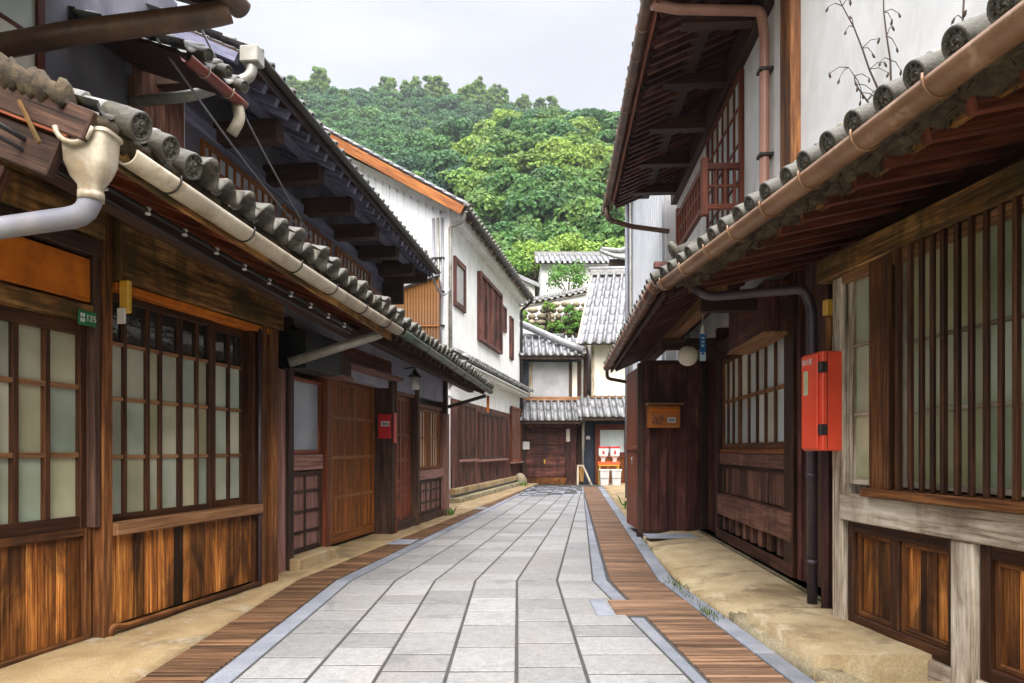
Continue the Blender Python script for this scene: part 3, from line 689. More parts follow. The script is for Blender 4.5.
cable('power_cable', 'pale wire slanting down in front of the dark upper wall, left one of two', [(-2.55, 4.9, 4.15), (-2.68, 8.6, 4.0)], .010, 'pipewhite', 'pale wires', None, .06)
cable('power_cable', 'pale wire slanting down in front of the dark upper wall, right one of two', [(-2.35, 5.1, 4.40), (-2.62, 8.9, 3.98)], .010, 'pipewhite', 'pale wires', None, .05)

# ---------------------------------------------------------------- left house B: long house with dark upper eave
fB = Frame((-2.21, 6.77), .177, 'L')
HB = thing('merchant_house', 'long dark merchant house with amber lattice doors and smoke grey upper storey', 'house', fB)
B(HB, 'wall', 'dark', (-.35, .80, .14, 1.6, -.03, 2.5), (.80, 2.9, .45, 1.6, -.03, 2.5), (2.9, 5.85, .14, 1.6, -.03, 2.5))
B(HB, 'wall', 'bluegrey', (-.1, 5.6, .0, .14, 2.06, 2.62))
MB(fB).planks(-.36, -.11, -.03, .03, .02, 1.98, .09).build('board_wall', 'pink', HB, .003)
B(HB, 'post', 'dark', (-.11, -.01, -.06, .12, 0, 2.5)); B(HB, 'step', 'sandgrey', (-.10, .82, -.16, .12, -.02, .135), bevel=.012)
window(HB, 0, .76, 1.16, 1.95, .02, (), (), 'greyglass', 'red', .04, .02, 'frosted_window')
B(HB, 'mid_rail', 'pink', (0, .76, -.0, .06, .99, 1.155))
panel(HB, 0, .76, .14, .98, .015, 'dark', 'pink', 2, 4, .05)
B(HB, 'post', 'red', (.765, .84, -.05, .12, 0, 2.12))
def lattice_door(parent, u0, u1, z0, z1, y, rails, step, name='lattice_door', bm='batten', sm_='lattice', bk='lattice', stiles=()):
    o = MB().box(u0, u0 + .045, y, y + .04, z0, z1).box(u1 - .045, u1, y, y + .04, z0, z1).box(u0 + .045, u1 - .045, y + .001, y + .04, z1 - .06, z1).box(u0 + .045, u1 - .045, y + .001, y + .04, z0, z0 + .14).build(name, sm_, parent, .003)
    m = MB(); x = u0 + .045 + step / 2
    while x < u1 - .05: m.box(x - step * .33, x + step * .33, y + .006, y + .024, z0 + .14, z1 - .06); x += step
    m.build('lattice', sm_, o, .002)
    for z in rails: MB().box(u0 + .045, u1 - .045, y + .002, y + .022, z - .020, z + .020).build('crossbar', bm, o, .002)
    for x in stiles: MB().box(x - .02, x + .02, y + .0, y + .023, z0 + .14, z1 - .06).build('stile', bm, o, .002)
    MB().box(u0 + .04, u1 - .04, y + .030, y + .036, z0 + .1, z1 - .05).build('backing', bk, o)
    return o
lattice_door(HB, .86, 2.78, .06, 2.06, .20, (.62, 1.11, 1.60), .052, stiles=(1.4, 2.1))
B(HB, 'door_head', 'batten', (.84, 2.79, .12, .24, 2.065, 2.13)); 
B(HB, 'side_wall', 'dark', (2.80, 2.90, -.06, .45, .0, 2.15)); B(HB, 'side_post', 'red', (2.905, 2.945, -.075, .1, .0, 2.16))
B(HB, 'hood', 'pink', (.84, 2.93, -.18, .0, 2.165, 2.21)); 
MB().planks(-.1, 2.9, -.012, -.002, 2.22, 2.44, .25).build('board_wall', 'red', HB, .003)
lattice_door(HB, 2.955, 3.42, .08, 2.0, .04, (.5, .62, .74, 1.05, 1.42), .05, bm='red', sm_='red', bk='red')
lattice_door(HB, 3.44, 3.97, .08, 2.0, .06, (.5, .62, .74, 1.05, 1.42), .05, bm='red', sm_='red', bk='red')
B(HB, 'door_head', 'red', (2.93, 4.05, .0, .12, 2.005, 2.06)); B(HB, 'post', 'dark', (3.98, 4.06, -.05, .12, 0, 2.3))
window(HB, 4.08, 4.78, .88, 1.88, .03, (4.22, 4.36, 4.5, 4.64), (1.4,), 'cream', 'lattice', .05, .03, 'barred_window', hm='batten')
window(HB, 4.80, 5.50, .88, 1.88, .03, (4.94, 5.08, 5.22, 5.36), (1.4,), 'cream', 'lattice', .05, .03, 'barred_window', hm='batten')
B(HB, 'window_sill', 'pink', (4.07, 5.53, -.03, .1, .72, .87)); B(HB, 'window_head', 'red', (4.07, 5.53, .0, .1, 1.885, 1.95))
panel(HB, 4.07, 5.53, .15, .715, .02, 'dark', 'pink', 5, 3, .05); B(HB, 'base_rail', 'dark', (2.93, 5.55, -.02, .12, .0, .145))
B(HB, 'post', 'pink', (5.56, 5.72, -.08, .12, .0, 1.85)); B(HB, 'post', 'dark', (5.58, 5.70, -.06, .12, 1.855, 2.5))
MB().beam((5.66, -.08, 1.98), (6.3, -.62, 2.22), .05, .06).build('bracket_arm', 'dark', HB, .003)
# shutter box, galvanised leader
B(HB, 'shutter_box', 'black', (-.16, .62, -.26, -.01, 1.99, 2.36)); B(HB, 'shutter_box', 'dark', (.64, 1.06, -.20, -.02, 2.03, 2.28)); B(HB, 'box_trim', 'pink', (.60, 1.08, -.22, -.02, 1.99, 2.028))
MB(WORLD).tube(bend([(-1.25, 6.72, 2.40), (-1.30, 6.70, 2.335), (-2.10, 6.42, 2.02)], .04), .047, 14).build('leader_pipe', 'pipegrey', HB)
# lower eave
b0, b1 = Vector((-1.14, 6.85, 2.45)), Vector((-.44, 13.05, 2.38)); upB = Vector((-.84, .16, .36))
tile_roof(HB, b0, b1, upB, 2.3, .21, .24, 'tilemoss', 'lower_roof', caps=2, rad=.05, capn=0)
rafters(HB, b0, b1, upB, 1.6, .26, .05, .07, 'dark', .115)
gut(HB, b0 + Vector((.03, -.02, -.055)), b1 + Vector((.03, 0, -.055)), .058, 'gutgreen', 'gutgreen', .8)
MB(WORLD).beam(b0 + Vector((-.45, .1, -.02)), b1 + Vector((-.35, .05, -.02)), .11, .12).build('purlin', 'dark', HB, .005)
MB(WORLD).beam(b1 + Vector((-.02, .02, -.14)), b1 + Vector((-.02, .02, -.46)), .05, .05, (0, 1, 0)).build('hanging_board', 'orange', HB, .003)
# upper storey
fU = Frame((-3.85 + .114 * 6, 6), .114, 'L')
B(HB, 'upper_wall', 'smoke', (-.35, 6.75, .0, 3, 2.9, 5.15), fr=fU)
for a in (.75, 2.55, 4.35):
    window(HB, a, a + 1.6, 3.40, 4.28, -.03, [a + .16 * k for k in range(1, 10)], (), 'greyglass', 'lattice', .05, .03, 'upper_window', fr=fU)
B(HB, 'upper_sill', 'redbright', (.6, 6.6, -.22, .0, 3.86, 3.92), fr=fU)
B(HB, 'end_board', 'dark', (6.70, 6.76, -.85, .0, 4.28, 4.88), (6.70, 6.76, -.40, .0, 3.9, 4.279), fr=fU)
B(HB, 'upper_beam', 'bluewood', (-.35, 6.75, -.04, .0, 4.32, 4.47), fr=fU)
t0 = fU.w((-.12, -.96, 4.60)); t1 = fU.w((6.95, -.96, 4.56)); upU = fU.M.to_3x3() @ Vector((0, .90, .42))
tile_roof(HB, t0, t1, upU, 3.2, .22, .26, 'tile', 'upper_roof')
rafters(HB, t0, t1, upU, 1.0, .24, .06, .08, 'bluewood', .12)
MB(fU).beam((-.12, -.55, 4.645), (6.72, -.55, 4.605), .13, .15).build('purlin', 'bluewood', HB, .006)
for k in range(7):
    B(HB, 'cantilever_beam', 'dark', (-.0 + k * 1.07 - .09, k * 1.07 + .09, -.68, .0, 4.35, 4.56), fr=fU, bevel=.008)
MB(fU).hexa([(-.12, -.92, 4.535), (6.7, -.92, 4.50), (6.7, 0, 4.90), (-.12, 0, 4.935), (-.12, -.92, 4.55), (6.7, -.92, 4.515), (6.7, 0, 4.915), (-.12, 0, 4.95)]).build('soffit', 'bluewood', HB)
MB(WORLD).beam(t0 + Vector((-.0, 0, -.045)), t1 + Vector((-.0, 0, -.045)), .03, .07).build('eave_board', 'dark', HB)
gut(HB, t0 + Vector((.05, 0, -.03)), t1 + Vector((.05, 0, -.03)), .045, 'metal', 'metal', 1.4)
MB(fU).tube(bend([(-.10, -.98, 4.55), (-.10, -.98, 4.36), (-.2, -.5, 4.18), (-.3, -.02, 4.1)], .08), .045, 12).build('downpipe', 'pipegrey', HB)
B(HB, 'gutter_head', 'pipegrey', (-.17, -.03, -1.06, -.90, 4.46, 4.60), fr=fU, bevel=.01)

t = thing('wall_lamp', 'small lantern lamp with black hood under the left lower eave', 'lamp', Frame(tuple(fB.w((3.45, -.17, 0))), .177, 'L'))
MB().lathe([(.001, 2.40), (.02, 2.39), (.045, 2.345), (.105, 2.29), (.105, 2.28), (.02, 2.285)], seg=16).build('hood', 'metal', t)
MB().lathe([(.06, 2.28), (.072, 2.15), (.066, 2.10), (.001, 2.095)], seg=8).build('lamp_glass', 'white', t)
MB().tube(bend([(0, 0, 2.385), (0, .0, 2.43), (0, .16, 2.41)], .03), .011, 8).build('arm', 'metal', t)
t = thing('wall_sign', 'red wall plate with white notice on the dark side wall beside the lattice door', 'sign', fB)
B(t, 'plate', 'redplate', (2.775, 2.797, -.04, .145, 1.36, 1.70), bevel=.003); B(t, 'notice', 'white', (2.769, 2.774, -.02, .10, 1.53, 1.60), bevel=0)
B(t, 'edge_strip', 'redplate', (2.80, 2.905, -.082, -.064, 1.30, 1.72), bevel=.003)
for k in range(3): B(t, 'figure', 'black', (2.7665, 2.7685, .0 + k * .03, .018 + k * .03, 1.55, 1.58), bevel=0)

# ---------------------------------------------------------------- left house C: white gabled house
fC = Frame((-1.38, 15.2), .19, 'L')
HC = thing('white_house', 'two storey white gabled house with dark plank ground floor beyond the merchant house', 'house', fC)
m = MB(); m.prism([(.0, 0), (8.8, 0), (8.8, 6.55), (.0, 6.55)], .0, .25); m.build('wall', 'plaster', HC)
# gable end wall, facing the camera
gw = MB(); y1, zr = 4.4, 9.0
pts = [(0.02, 0), (0.02, 6.62), (y1, zr), (8.8, 6.6), (8.8, 0)]
def gable(u0, u1):
    mm = MB(); n = len(pts); mm.v = [Vector((u0, y, z)) for y, z in pts] + [Vector((u1, y, z)) for y, z in pts]
    mm.face(list(range(n)), [(0, 0)] * n, .5); mm.face(list(range(2 * n - 1, n - 1, -1)), [(0, 0)] * n, .5)
    for i in range(n): k = (i + 1) % n; mm.face([i, n + i, n + k, k], [(0, 0)] * 4, .5)
    return mm
gable(.0, .2).build('gable_wall', 'plaster', HC); gable(8.6, 8.79).build('gable_wall', 'plaster', HC)
m = MB(); y = .06
while y < 4.3:
    zt = 6.55 + (y) / y1 * (zr - 6.62) - .12; m.box(-.03, -.002, y, y + .17, 3.0, zt, .5); m.box(-.042, -.031, y + .155, y + .17, 3.0, zt, .4); y += .17
m.build('siding', 'whitesiding', HC)
B(HC, 'corner_board', 'plaster', (-.045, .12, -.02, .055, 2.4, 6.6))
MB().planks(.02, 8.78, -.035, -.003, .34, 2.36, .16).build('board_wall', 'maroon', HC, .003)
B(HC, 'base_ledge', 'sandgrey', (-.05, 8.82, -.14, .0, .20, .335), bevel=.01); B(HC, 'plinth', 'kerb', (-.08, 8.85, -.26, .0, -.1, .14), bevel=.015)
for i, (a, b, z0, z1, mt) in enumerate(((.70, 2.05, .98, 2.30, 'maroon'), (2.55, 3.95, .95, 2.20, 'maroon'), (4.12, 5.9, .95, 2.22, 'maroon'), (6.9, 8.7, .82, 2.62, 'brownwall'))):
    o = panel(HC, a, b, z0, z1, -.10, 'red' if i == 3 else 'dark', mt, 3 if i < 3 else 1, 1, .07, name='shutter', depth=.06)
    B(o, 'sill', 'pink', (a - .03, b + .03, -.17, -.03, z0 - .06, z0 - .003))
for a in (1.2, 2.9, 4.8):
    m = MB()
    for k in range(4): m.box(a, a + .28, -.06, -.03, .46 + k * .06, .49 + k * .06)
    m.build('vent', 'metal', HC)
B(HC, 'upper_ledge', 'plaster', (.0, 8.8, -.30, .0, 3.02, 3.10))
p0 = fC.w((.0, -.44, 3.20)); p1 = fC.w((9.0, -.44, 3.20)); Cd = fC.M.to_3x3()
tile_roof(HC, p0, p1, Cd @ Vector((0, .8, .45)), .48, .24, .24, 'tile', 'ledge_roof'); B(HC, 'ledge_board', 'plaster', (0, 8.95, -.40, -.02, 3.105, 3.14))
window(HC, .25, 1.22, 4.48, 5.60, -.06, (), (), 'greyglass', 'maroon', .12, .03, 'upper_window', depth=.07)
o = panel(HC, 2.54, 5.31, 4.05, 5.84, -.12, 'maroon', 'maroon', 4, 1, .10, name='upper_shutter', depth=.12, pw=.2)
panel(HC, 5.62, 6.25, 4.85, 5.62, -.06, 'maroon', 'maroon', 1, 1, .08, name='upper_shutter', depth=.06); panel(HC, 6.9, 7.45, 4.15, 5.52, -.06, 'maroon', 'maroon', 1, 1, .08, name='upper_shutter', depth=.06)
c0 = fC.w((-.45, -.42, 6.50)); c1 = fC.w((8.85, -.42, 6.50)); upC = Cd @ Vector((0, .862, .507))
tile_roof(HC, c0, c1, upC, 5.55, .26, .28, 'tilelight', 'roof', caps=1, rad=.055)
tile_roof(HC, fC.w((-.45, 9.22, 6.46)), fC.w((8.85, 9.22, 6.46)), Cd @ Vector((0, -.862, .507)), 5.55, .30, .3, 'tilelight', 'roof')
rafters(HC, fC.w((.2, -.42, 6.50)), c1, upC, .8, .45, .05, .07, 'pale', .115)
MB().beam((-.44, -.40, 6.36), (-.44, 4.38, 9.17), .03, .20).build('bargeboard', 'lattice', HC, .003); MB().beam((-.30, -.35, 6.40), (-.30, 4.3, 9.13), .26, .03).build('verge_soffit', 'lattice', HC)
B(HC, 'cornice', 'plaster', (-.02, 8.82, -.22, .0, 6.30, 6.52)); 
gut(HC, c0 + Cd @ Vector((.2, -.03, -.07)), c1 + Cd @ Vector((0, -.03, -.07)), .06, 'metal', 'metal', 1.2)
T(HC, 'downpipe', 'pipegrey', bend([(-.2, -.42, 6.42), (-.1, -.30, 6.22), (-.07, -.03, 6.15), (-.07, -.03, 2.6)], .06), .045)
T(HC, 'downpipe', 'metal', bend([(8.85, -.42, 6.40), (8.9, -.2, 6.2), (8.9, -.05, 6.1), (8.9, -.05, .2)], .06), .05)
t = thing('conduit_bundle', 'bundle of grey and white conduits running up the corner of the white gabled house', 'cables', fC)
for k, (x, mt) in enumerate(((.16, 'pipewhite'), (.26, 'pipegrey'), (.36, 'pipewhite'))):
    T(t, 'conduit', mt, [(-.08 - .01 * k, x, 2.6), (-.08 - .015 * k, x + .03, 3.9), (-.08, x - .02, 5.0), (-.08, x, 6.35)], .03)
for k in range(4): B(t, 'clip', 'metal', (-.13, -.042, .10, .42, 3.2 + .75 * k, 3.225 + .75 * k))
cable('power_cable', 'slack pale cable looping to the corner of the white gabled house', [(-1.50, 12.6, 4.52), (-1.36, 15.0, 4.75)], .022, 'pipewhite', None, None, .28)
t = thing('annex', 'tan corrugated lean-to wall between the merchant house and the white house', 'annex', Frame((-1.58, 14.75)))
m = MB(); x = -1.05
while x < 0:
    zt = 4.58 + (x + 1.05) * .34; m.tube([(x + .03, .0, 0), (x + .03, .0, zt)], .034, 8, .5); x += .062
m.build('corrugated_sheet', 'tan', t); m = MB(); m.hexa([(-1.06, .0, 0), (.0, .0, 0), (0, .4, 0), (-1.06, .4, 0), (-1.06, .0, 4.57), (0, .0, 4.93), (0, .4, 4.93), (-1.06, .4, 4.57)]).build('wall', 'tan', t)
MB().beam((-1.08, -.02, 4.62), (.02, -.02, 4.99), .2, .06).build('cap', 'pipewhite', t); B(t, 'rail', 'lattice', (-1.05, .0, -.055, -.035, 3.86, 3.89))

# ---------------------------------------------------------------- right house R1: barred window
fR1 = Frame((2.15, 4.47), -.104, 'R'); R13 = fR1.M.to_3x3()
H1 = thing('wooden_house', 'house with tall barred window and bleached beams, nearest on the right', 'house', fR1)
B(H1, 'wall', 'dark', (.0, 4.2, .13, 1.6, -.03, 3.0)); B(H1, 'wall', 'dark', (-1.05, -.20, .34, .7, -.03, 2.9))
B(H1, 'post', 'pale', (-.01, .105, -.05, .13, -.02, 2.31))
MB().planks(-.20, -.015, .06, .12, .06, 2.2, .1).build('board_wall', 'beam', H1, .003)
window(H1, .126, .385, .985, 2.31, -.02, (), (1.423, 1.855), 'frostgreen', 'pale', .035, .024, 'narrow_window')
B(H1, 'jamb', 'post', (.40, .555, -.07, .12, .97, 2.33))
window(H1, .56, 3.5, .985, 2.31, .03, (1.15, 1.76, 2.35, 2.95), (1.42, 1.815), 'frostgreen', 'pale', .03, .026, 'barred_window')
m = MB()
for x in [.591, .674, .773, .86, .939, 1.021, 1.113, 1.2, 1.288, 1.372] + [1.372 + .088 * k for k in range(1, 24)]:
    m.box(x - .0125, x + .0125, -.088 + random.uniform(-.004, .004), -.062, .975, 2.315)
m.build('window_bars', 'sash', H1, .003)
B(H1, 'window_sill', 'post', (.395, 3.6, -.125, .10, .925, .974)); B(H1, 'beam', 'pale', (.106, 3.6, -.075, .12, .755, .922), bevel=.008)
B(H1, 'lintel', 'beam', (-.14, 4.0, -.085, .13, 2.317, 2.47), bevel=.008); B(H1, 'lintel_trim', 'sill', (.106, 4.0, -.06, .0, 2.26, 2.315))
for a, b in ((.125, 1.035), (1.195, 2.10), (2.25, 3.2)):
    o = MB().box(a, a + .06, -.03, .1, .10, .75).box(b - .05, b, -.03, .1, .10, .75).box(a + .06, b - .05, -.028, .1, .685, .75).box(a + .06, b - .05, -.028, .1, .10, .17).box((a + b) / 2 - .05, (a + b) / 2 + .02, -.024, .1, .17, .685).build('panel', 'sash', H1, .006)
    c = (a + b) / 2
    for p, q in ((a + .06, c - .05), (c + .02, b - .05)):
        m = MB().planks(p + .03, q - .03, .015, .06, .2, .655, .085, .004, jit=.006); m.build('board', 'plank', o, .003)
        MB().box(p, p + .03, -.005, .08, .17, .685).box(q - .03, q, -.005, .08, .17, .685).box(p + .03, q - .03, -.004, .08, .655, .685).box(p + .03, q - .03, -.004, .08, .17, .2).build('moulding', 'post', o, .004)
    B(H1, 'base_rail', 'pale', (a - .02, b + .02, -.05, .1, -.02, .097), bevel=.01)
B(H1, 'post', 'pale', (1.04, 1.19, -.06, .12, -.02, .753), bevel=.008); B(H1, 'post', 'pale', (2.105, 2.245, -.06, .12, -.02, .753), bevel=.008)
e0 = Vector((1.84 - .104 * .85, .85, 2.595)); e1 = Vector((1.84 - .104 * 5.45, 5.45, 2.595)); up1 = R13 @ Vector((0, .90, .40))
tile_roof(H1, e0, e1, up1, 1.32, .196, .24, 'tilemoss', 'lower_roof', caps=1, rad=.060)
rafters(H1, e0, e1, R13 @ Vector((0, .965, .22)), 1.15, .24, .055, .07, 'soffitred', .13, .12)
sl = (R13 @ Vector((0, .965, .22))).normalized(); q0 = e0 + Vector((0, 0, -.075)); q1 = e1 + Vector((0, 0, -.075))
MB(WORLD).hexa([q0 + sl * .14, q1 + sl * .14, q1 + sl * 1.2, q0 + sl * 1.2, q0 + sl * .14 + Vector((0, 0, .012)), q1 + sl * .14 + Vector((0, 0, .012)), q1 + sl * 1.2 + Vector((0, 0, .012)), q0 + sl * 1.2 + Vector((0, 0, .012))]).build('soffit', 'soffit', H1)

MB(WORLD).beam(e0 + Vector((.24, 0, -.065)), e1 + Vector((.24, 0, -.065)), .05, .035).build('eave_board', 'beam', H1, .004)
clay(H1, e0 + Vector((.06, 0, -.035)), e1 + Vector((.06, 0, -.035)), .055, .055, 150, seed=2); clay(H1, e0 + Vector((.15, 0, -.045)), e1 + Vector((.15, 0, -.045)), .085, .055, 170, seed=3)
gut(H1, e0 + Vector((-.055, 0, -.055)), e1 + Vector((-.055, .02, -.055)), .064, 'gutcopper', 'gutcopper', .42, .012, .25)
r_ = random.Random(5); m = MB(WORLD)
for k in range(260):
    q = r_.random(); p = e0.lerp(e1, q) + Vector((r_.uniform(.02, .22), 0, r_.uniform(-.12, -.03))); dd = Vector((r_.uniform(-1, 1), r_.uniform(-1, 1), r_.uniform(-1.2, .2))).normalized() * r_.uniform(.04, .13)
    m.tube([p, p + dd * .5 + Vector((0, 0, .01)), p + dd], [.004, .003, .001], 4)
tag(m.build('dry_straw', 'thatch'), 'dry straw and moss sticking out under the tan gutter', 'straw', None, 'stuff')
B(H1, 'upper_wall', 'plaster', (-1.22, 4.5, .36, 1.2, 2.7, 6.2))
T(H1, 'drain_pipe', 'pipedark', bend([(-1.02, -.62, 2.50), (-.98, -.5, 2.41), (-.45, .0, 2.36), (-.43, .05, 2.2), (-.43, .05, .09)], .05), .036, seg=14)
for z in (.38, 1.0, 1.6): MB().tube([(-.43, .05, z), (-.43, .05, z + .035)], .043, 14).build('pipe_collar', 'pipedark', H1)
B(H1, 'post', 'maroon', (-.30, -.215, .04, .16, -.0, 2.5))
B(H1, 'conduit_box', 'beam', (-.185, -.135, -.0, .055, 1.86, 2.10)); B(H1, 'fitting', 'yellow', (-.20, -.14, -.01, .055, 2.115, 2.22), bevel=.006)

# red box on the corner
fX = Frame((1.955, 4.60), -.104, 'R')
t = thing('extinguisher_box', 'tall orange red fire extinguisher box fixed to the right house corner', 'extinguisher box', fX)
B(t, 'body', 'redpaint', (.0, .245, .0, .165, 1.195, 1.835), bevel=.008); B(t, 'door', 'redpaint', (.012, .205, -.014, -.001, 1.205, 1.825), bevel=.006)
B(t, 'window', 'frostgreen', (.045, .10, -.018, -.0145, 1.56, 1.72), bevel=.003); 
t_ = text(t, '消火器', .042, 'white', (.085, -.0155, 1.775), (R(90), 0, 0)); 
for z in (1.73, 1.33): B(t, 'latch', 'metal', (.212, .252, -.016, .035, z - .035, z + .035), bevel=.006)
B(t, 'seam', 'maroon', (.2452, .2475, .03, .034, 1.20, 1.83), bevel=0)
T(t, 'strap', 'pipegrey', [(.1, .17, 1.1), (.1, .17, 1.95)], .016)

# ---------------------------------------------------------------- right house R2: two storeys
fR2 = Frame((2.40, 5.75), .066, 'R'); R23 = fR2.M.to_3x3()
H2 = thing('townhouse', 'two storey townhouse with deep red brown eaves and a window balcony on the right', 'house', fR2)
B(H2, 'wall', 'dark', (-5.8, .9, .14, 1.8, -.03, 2.9))
window(H2, -2.62, -.19, 1.215, 2.30, .0, (-2.38, -2.14, -1.86, -1.50, -1.20, -.92, -.62), (1.775,), 'frostwhite', 'post', .06, .045, 'lattice_window', hm='batten', vw={-1.86: .10}, top='frostwhite', split=2.24)
B(H2, 'window_sill', 'lattice', (-2.62, -.19, -.02, .10, 1.165, 1.213)); B(H2, 'rail', 'brownwall', (-2.62, -.19, -.03, .10, 1.03, 1.162))
MB().planks(-2.62, -.19, .03, .08, .68, 1.03, .10).build('board_wall', 'brownwall', H2, .003); B(H2, 'panel_frame', 'dark', (-2.62, -2.55, -.0, .1, .67, 1.03), (-.26, -.19, -.0, .1, .67, 1.03), (-2.55, -.26, .0, .1, .99, 1.028))
B(H2, 'beam', 'brownwall', (-2.62, .02, -.06, .12, .42, .668), bevel=.008)
for k in range(9): B(H2, 'vent_slat', 'brownwall', (-2.5 + k * .29, -2.40 + k * .29, -.02, .08, .245, .417)); B(H2, 'base_rail', 'brownwall', (-2.62, .02, -.055, .12, .11, .243)); B(H2, 'plinth', 'kerb', (-5.4, 1.1, -.11, .14, -.03, .128), bevel=.012)
B(H2, 'post', 'dark', (-2.74, -2.625, -.05, .12, .1, 2.7)); B(H2, 'post', 'sash', (-.185, .05, -.05, .12, .1, 2.7)); B(H2, 'post', 'maroon', (.06, .14, -.02, .12, .1, 2.7))
MB().planks(-3.5, -2.75, .03, .09, .12, 2.3, .14).build('board_wall', 'maroon', H2, .003)
B(H2, 'shutter_box', 'maroon', (-1.32, -.10, -.24, -.01, 2.22, 2.66)); B(H2, 'box_trim', 'sill', (-1.34, -.08, -.25, -.01, 2.19, 2.219))
B(H2, 'lintel', 'dark', (-5.6, .1, -.07, .12, 2.31, 2.50))
l0 = Vector((.885 + .066 * 5.62, 5.62, 2.655)); l1 = Vector((.885 + .066 * 11.5, 11.5, 2.64)); up2 = R23 @ Vector((0, .905, .40))
tile_roof(H2, l0, l1, up2, 1.45, .205, .24, 'tilemoss', 'lower_roof', caps=1, rad=.050)
rafters(H2, l0, l1, up2, 1.3, .2, .05, .07, 'maroon', .12)
gut(H2, l0 + Vector((-.05, 0, -.055)), l1 + Vector((-.05, 0, -.055)), .058, 'gutbrown', 'gutpink', .38)
B(H2, 'purlin', 'sill', (-5.75, -.3, -.62, -.50, 2.58, 2.70)); B(H2, 'eave_board', 'soffit', (-5.7, .1, -1.12, -1.09, 2.50, 2.57))
for u in (-.35, -2.68, -5.0): B(H2, 'cantilever_beam', 'dark', (u - .055, u + .055, -.72, .1, 2.44, 2.575))
MB(WORLD).tube(bend([l1 + Vector((-.05, -.05, -.09)), l1 + Vector((-.05, -.05, -.24)), l1 + Vector((.3, -.02, -.30)), l1 + Vector((.75, 0, -.32))], .06), .03).build('downpipe', 'gutbrown', H2)
# roof end with stacked ridge tiles
rd = up2.normalized(); q0 = l0 + Vector((.02, -.02, .10)) + rd * .10
m = MB(WORLD)
for k in range(5): m.tube([q0 + rd * (.24 * k - .0), q0 + rd * (.24 * k + .26)], [.072, .064], 14)
m.build('verge_ridge', 'eavetile', H2)
for dz, w_ in ((-.02, .13), (.02, .11)): MB(WORLD).beam(q0 + rd * .02 + Vector((0, 0, dz - .04)), q0 + rd * 1.3 + Vector((0, 0, dz - .04)), w_, .03, R23 @ Vector((0, -.4, .9))).build('ridge_course', 'tilelight', H2)
og = MB(WORLD); cc = q0 + Vector((-.04, .0, .04)); og.lathe([(.001, -.02), (.075, -.02), (.08, .0), (.075, .02), (.055, .03), (.001, .03)], cc, 16, -rd);  og.build('ridge_end_tile', 'eavetile', H2)
MB(WORLD).beam(l0 + Vector((-.03, -.03, -.02)), l0 + Vector((-.03, -.03, -.02)) + rd * 1.3, .03, .13, R23 @ Vector((0, -.4, .9))).build('bargeboard', 'maroon', H2); MB(WORLD).beam(l0 + Vector((-.10, -.06, .05)), l0 + Vector((.22, -.06, .05)), .05, .05).build('verge_block', 'maroon', H2, .004)
# upper storey
B(H2, 'upper_wall', 'plaster', (-5.8, -.16, .0, 1.6, 2.7, 5.9)); B(H2, 'upper_post', 'post', (-.16, .10, -.09, .2, 2.9, 6.3)); 
B(H2, 'upper_beam', 'soffit', (-5.8, -.6, -.10, .0, 5.34, 5.62)); B(H2, 'upper_purlin', 'soffit', (-5.85, -.45, -.62, -.46, 5.47, 5.63))
for k in range(5): B(H2, 'cantilever_beam', 'soffit', (-5.4 + k * 1.1, -5.26 + k * 1.1, -.80, .0, 5.36, 5.52))
window(H2, -3.3, -1.62, 3.78, 5.32, -.05, (-3.0, -2.72, -2.46, -2.2, -1.92), (4.15, 4.55, 4.95), 'frostwhite', 'redbright', .07, .035, 'upper_window')
bal = MB().box(-3.2, -1.60, -.45, -.40, 4.23, 4.30).box(-3.2, -1.60, -.45, -.40, 3.80, 3.86).box(-1.66, -1.60, -.40, -.05, 4.232, 4.298).box(-1.66, -1.60, -.40, -.05, 3.802, 3.858).box(-1.67, -1.59, -.46, -.39, 3.74, 4.36).box(-3.22, -3.14, -.46, -.39, 3.74, 4.36).build('balcony', 'redbright', H2, .004)
m = MB()
for k in range(9): m.box(-3.05 + k * .16, -3.01 + k * .16, -.44, -.41, 3.86, 4.23)
for k in range(3): m.box(-1.645, -1.615, -.32 + k * .1, -.29 + k * .1, 3.858, 4.232)
m.box(-3.14, -1.67, -.438, -.412, 4.04, 4.07).box(-1.647, -1.613, -.39, -.05, 4.04, 4.07); m.build('balusters', 'redbright', bal, .003)
t0 = Vector((.885 + .066 * 5.3, 5.3, 5.40)); t1 = Vector((.885 + .066 * 11.5, 11.5, 5.38)); up3 = R23 @ Vector((0, .925, .38))
tile_roof(H2, t0, t1, up3, 2.6, .23, .26, 'tile', 'upper_roof', caps=1, rad=.050)
rafters(H2, t0, t1, up3, 1.35, .165, .045, .07, 'maroon', .115)
gut(H2, t0 + Vector((-.05, 0, -.06)), t1 + Vector((-.05, 0, -.06)), .062, 'gutbrown', 'gutpink', .55)
MB(WORLD).beam(t0 + Vector((.03, 0, -.11)), t1 + Vector((.03, 0, -.11)), .03, .07).build('eave_board', 'red', H2)
MB(WORLD).tube(bend([tuple(fR2.w((-.40, -1.15, 5.26))), tuple(fR2.w((-.50, -.9, 5.27))), tuple(fR2.w((-.67, -.10, 5.33))), tuple(fR2.w((-.67, -.07, 5.1))), tuple(fR2.w((-.67, -.07, 3.62))), tuple(fR2.w((-.66, -.24, 3.48)))], .06), .046, 14).build('downpipe', 'gutpink', H2)
for z in (3.95, 4.75): B(H2, 'pipe_clip', 'metal', (-.73, -.61, -.13, .0, z, z + .03))
MB(WORLD).tube(bend([t1 + Vector((-.05, -.08, -.10)), t1 + Vector((-.05, -.08, -.32)), t1 + Vector((.35, -.02, -.42)), t1 + Vector((1.0, 0, -.50))], .08), .042).build('downpipe', 'gutbrown', H2)
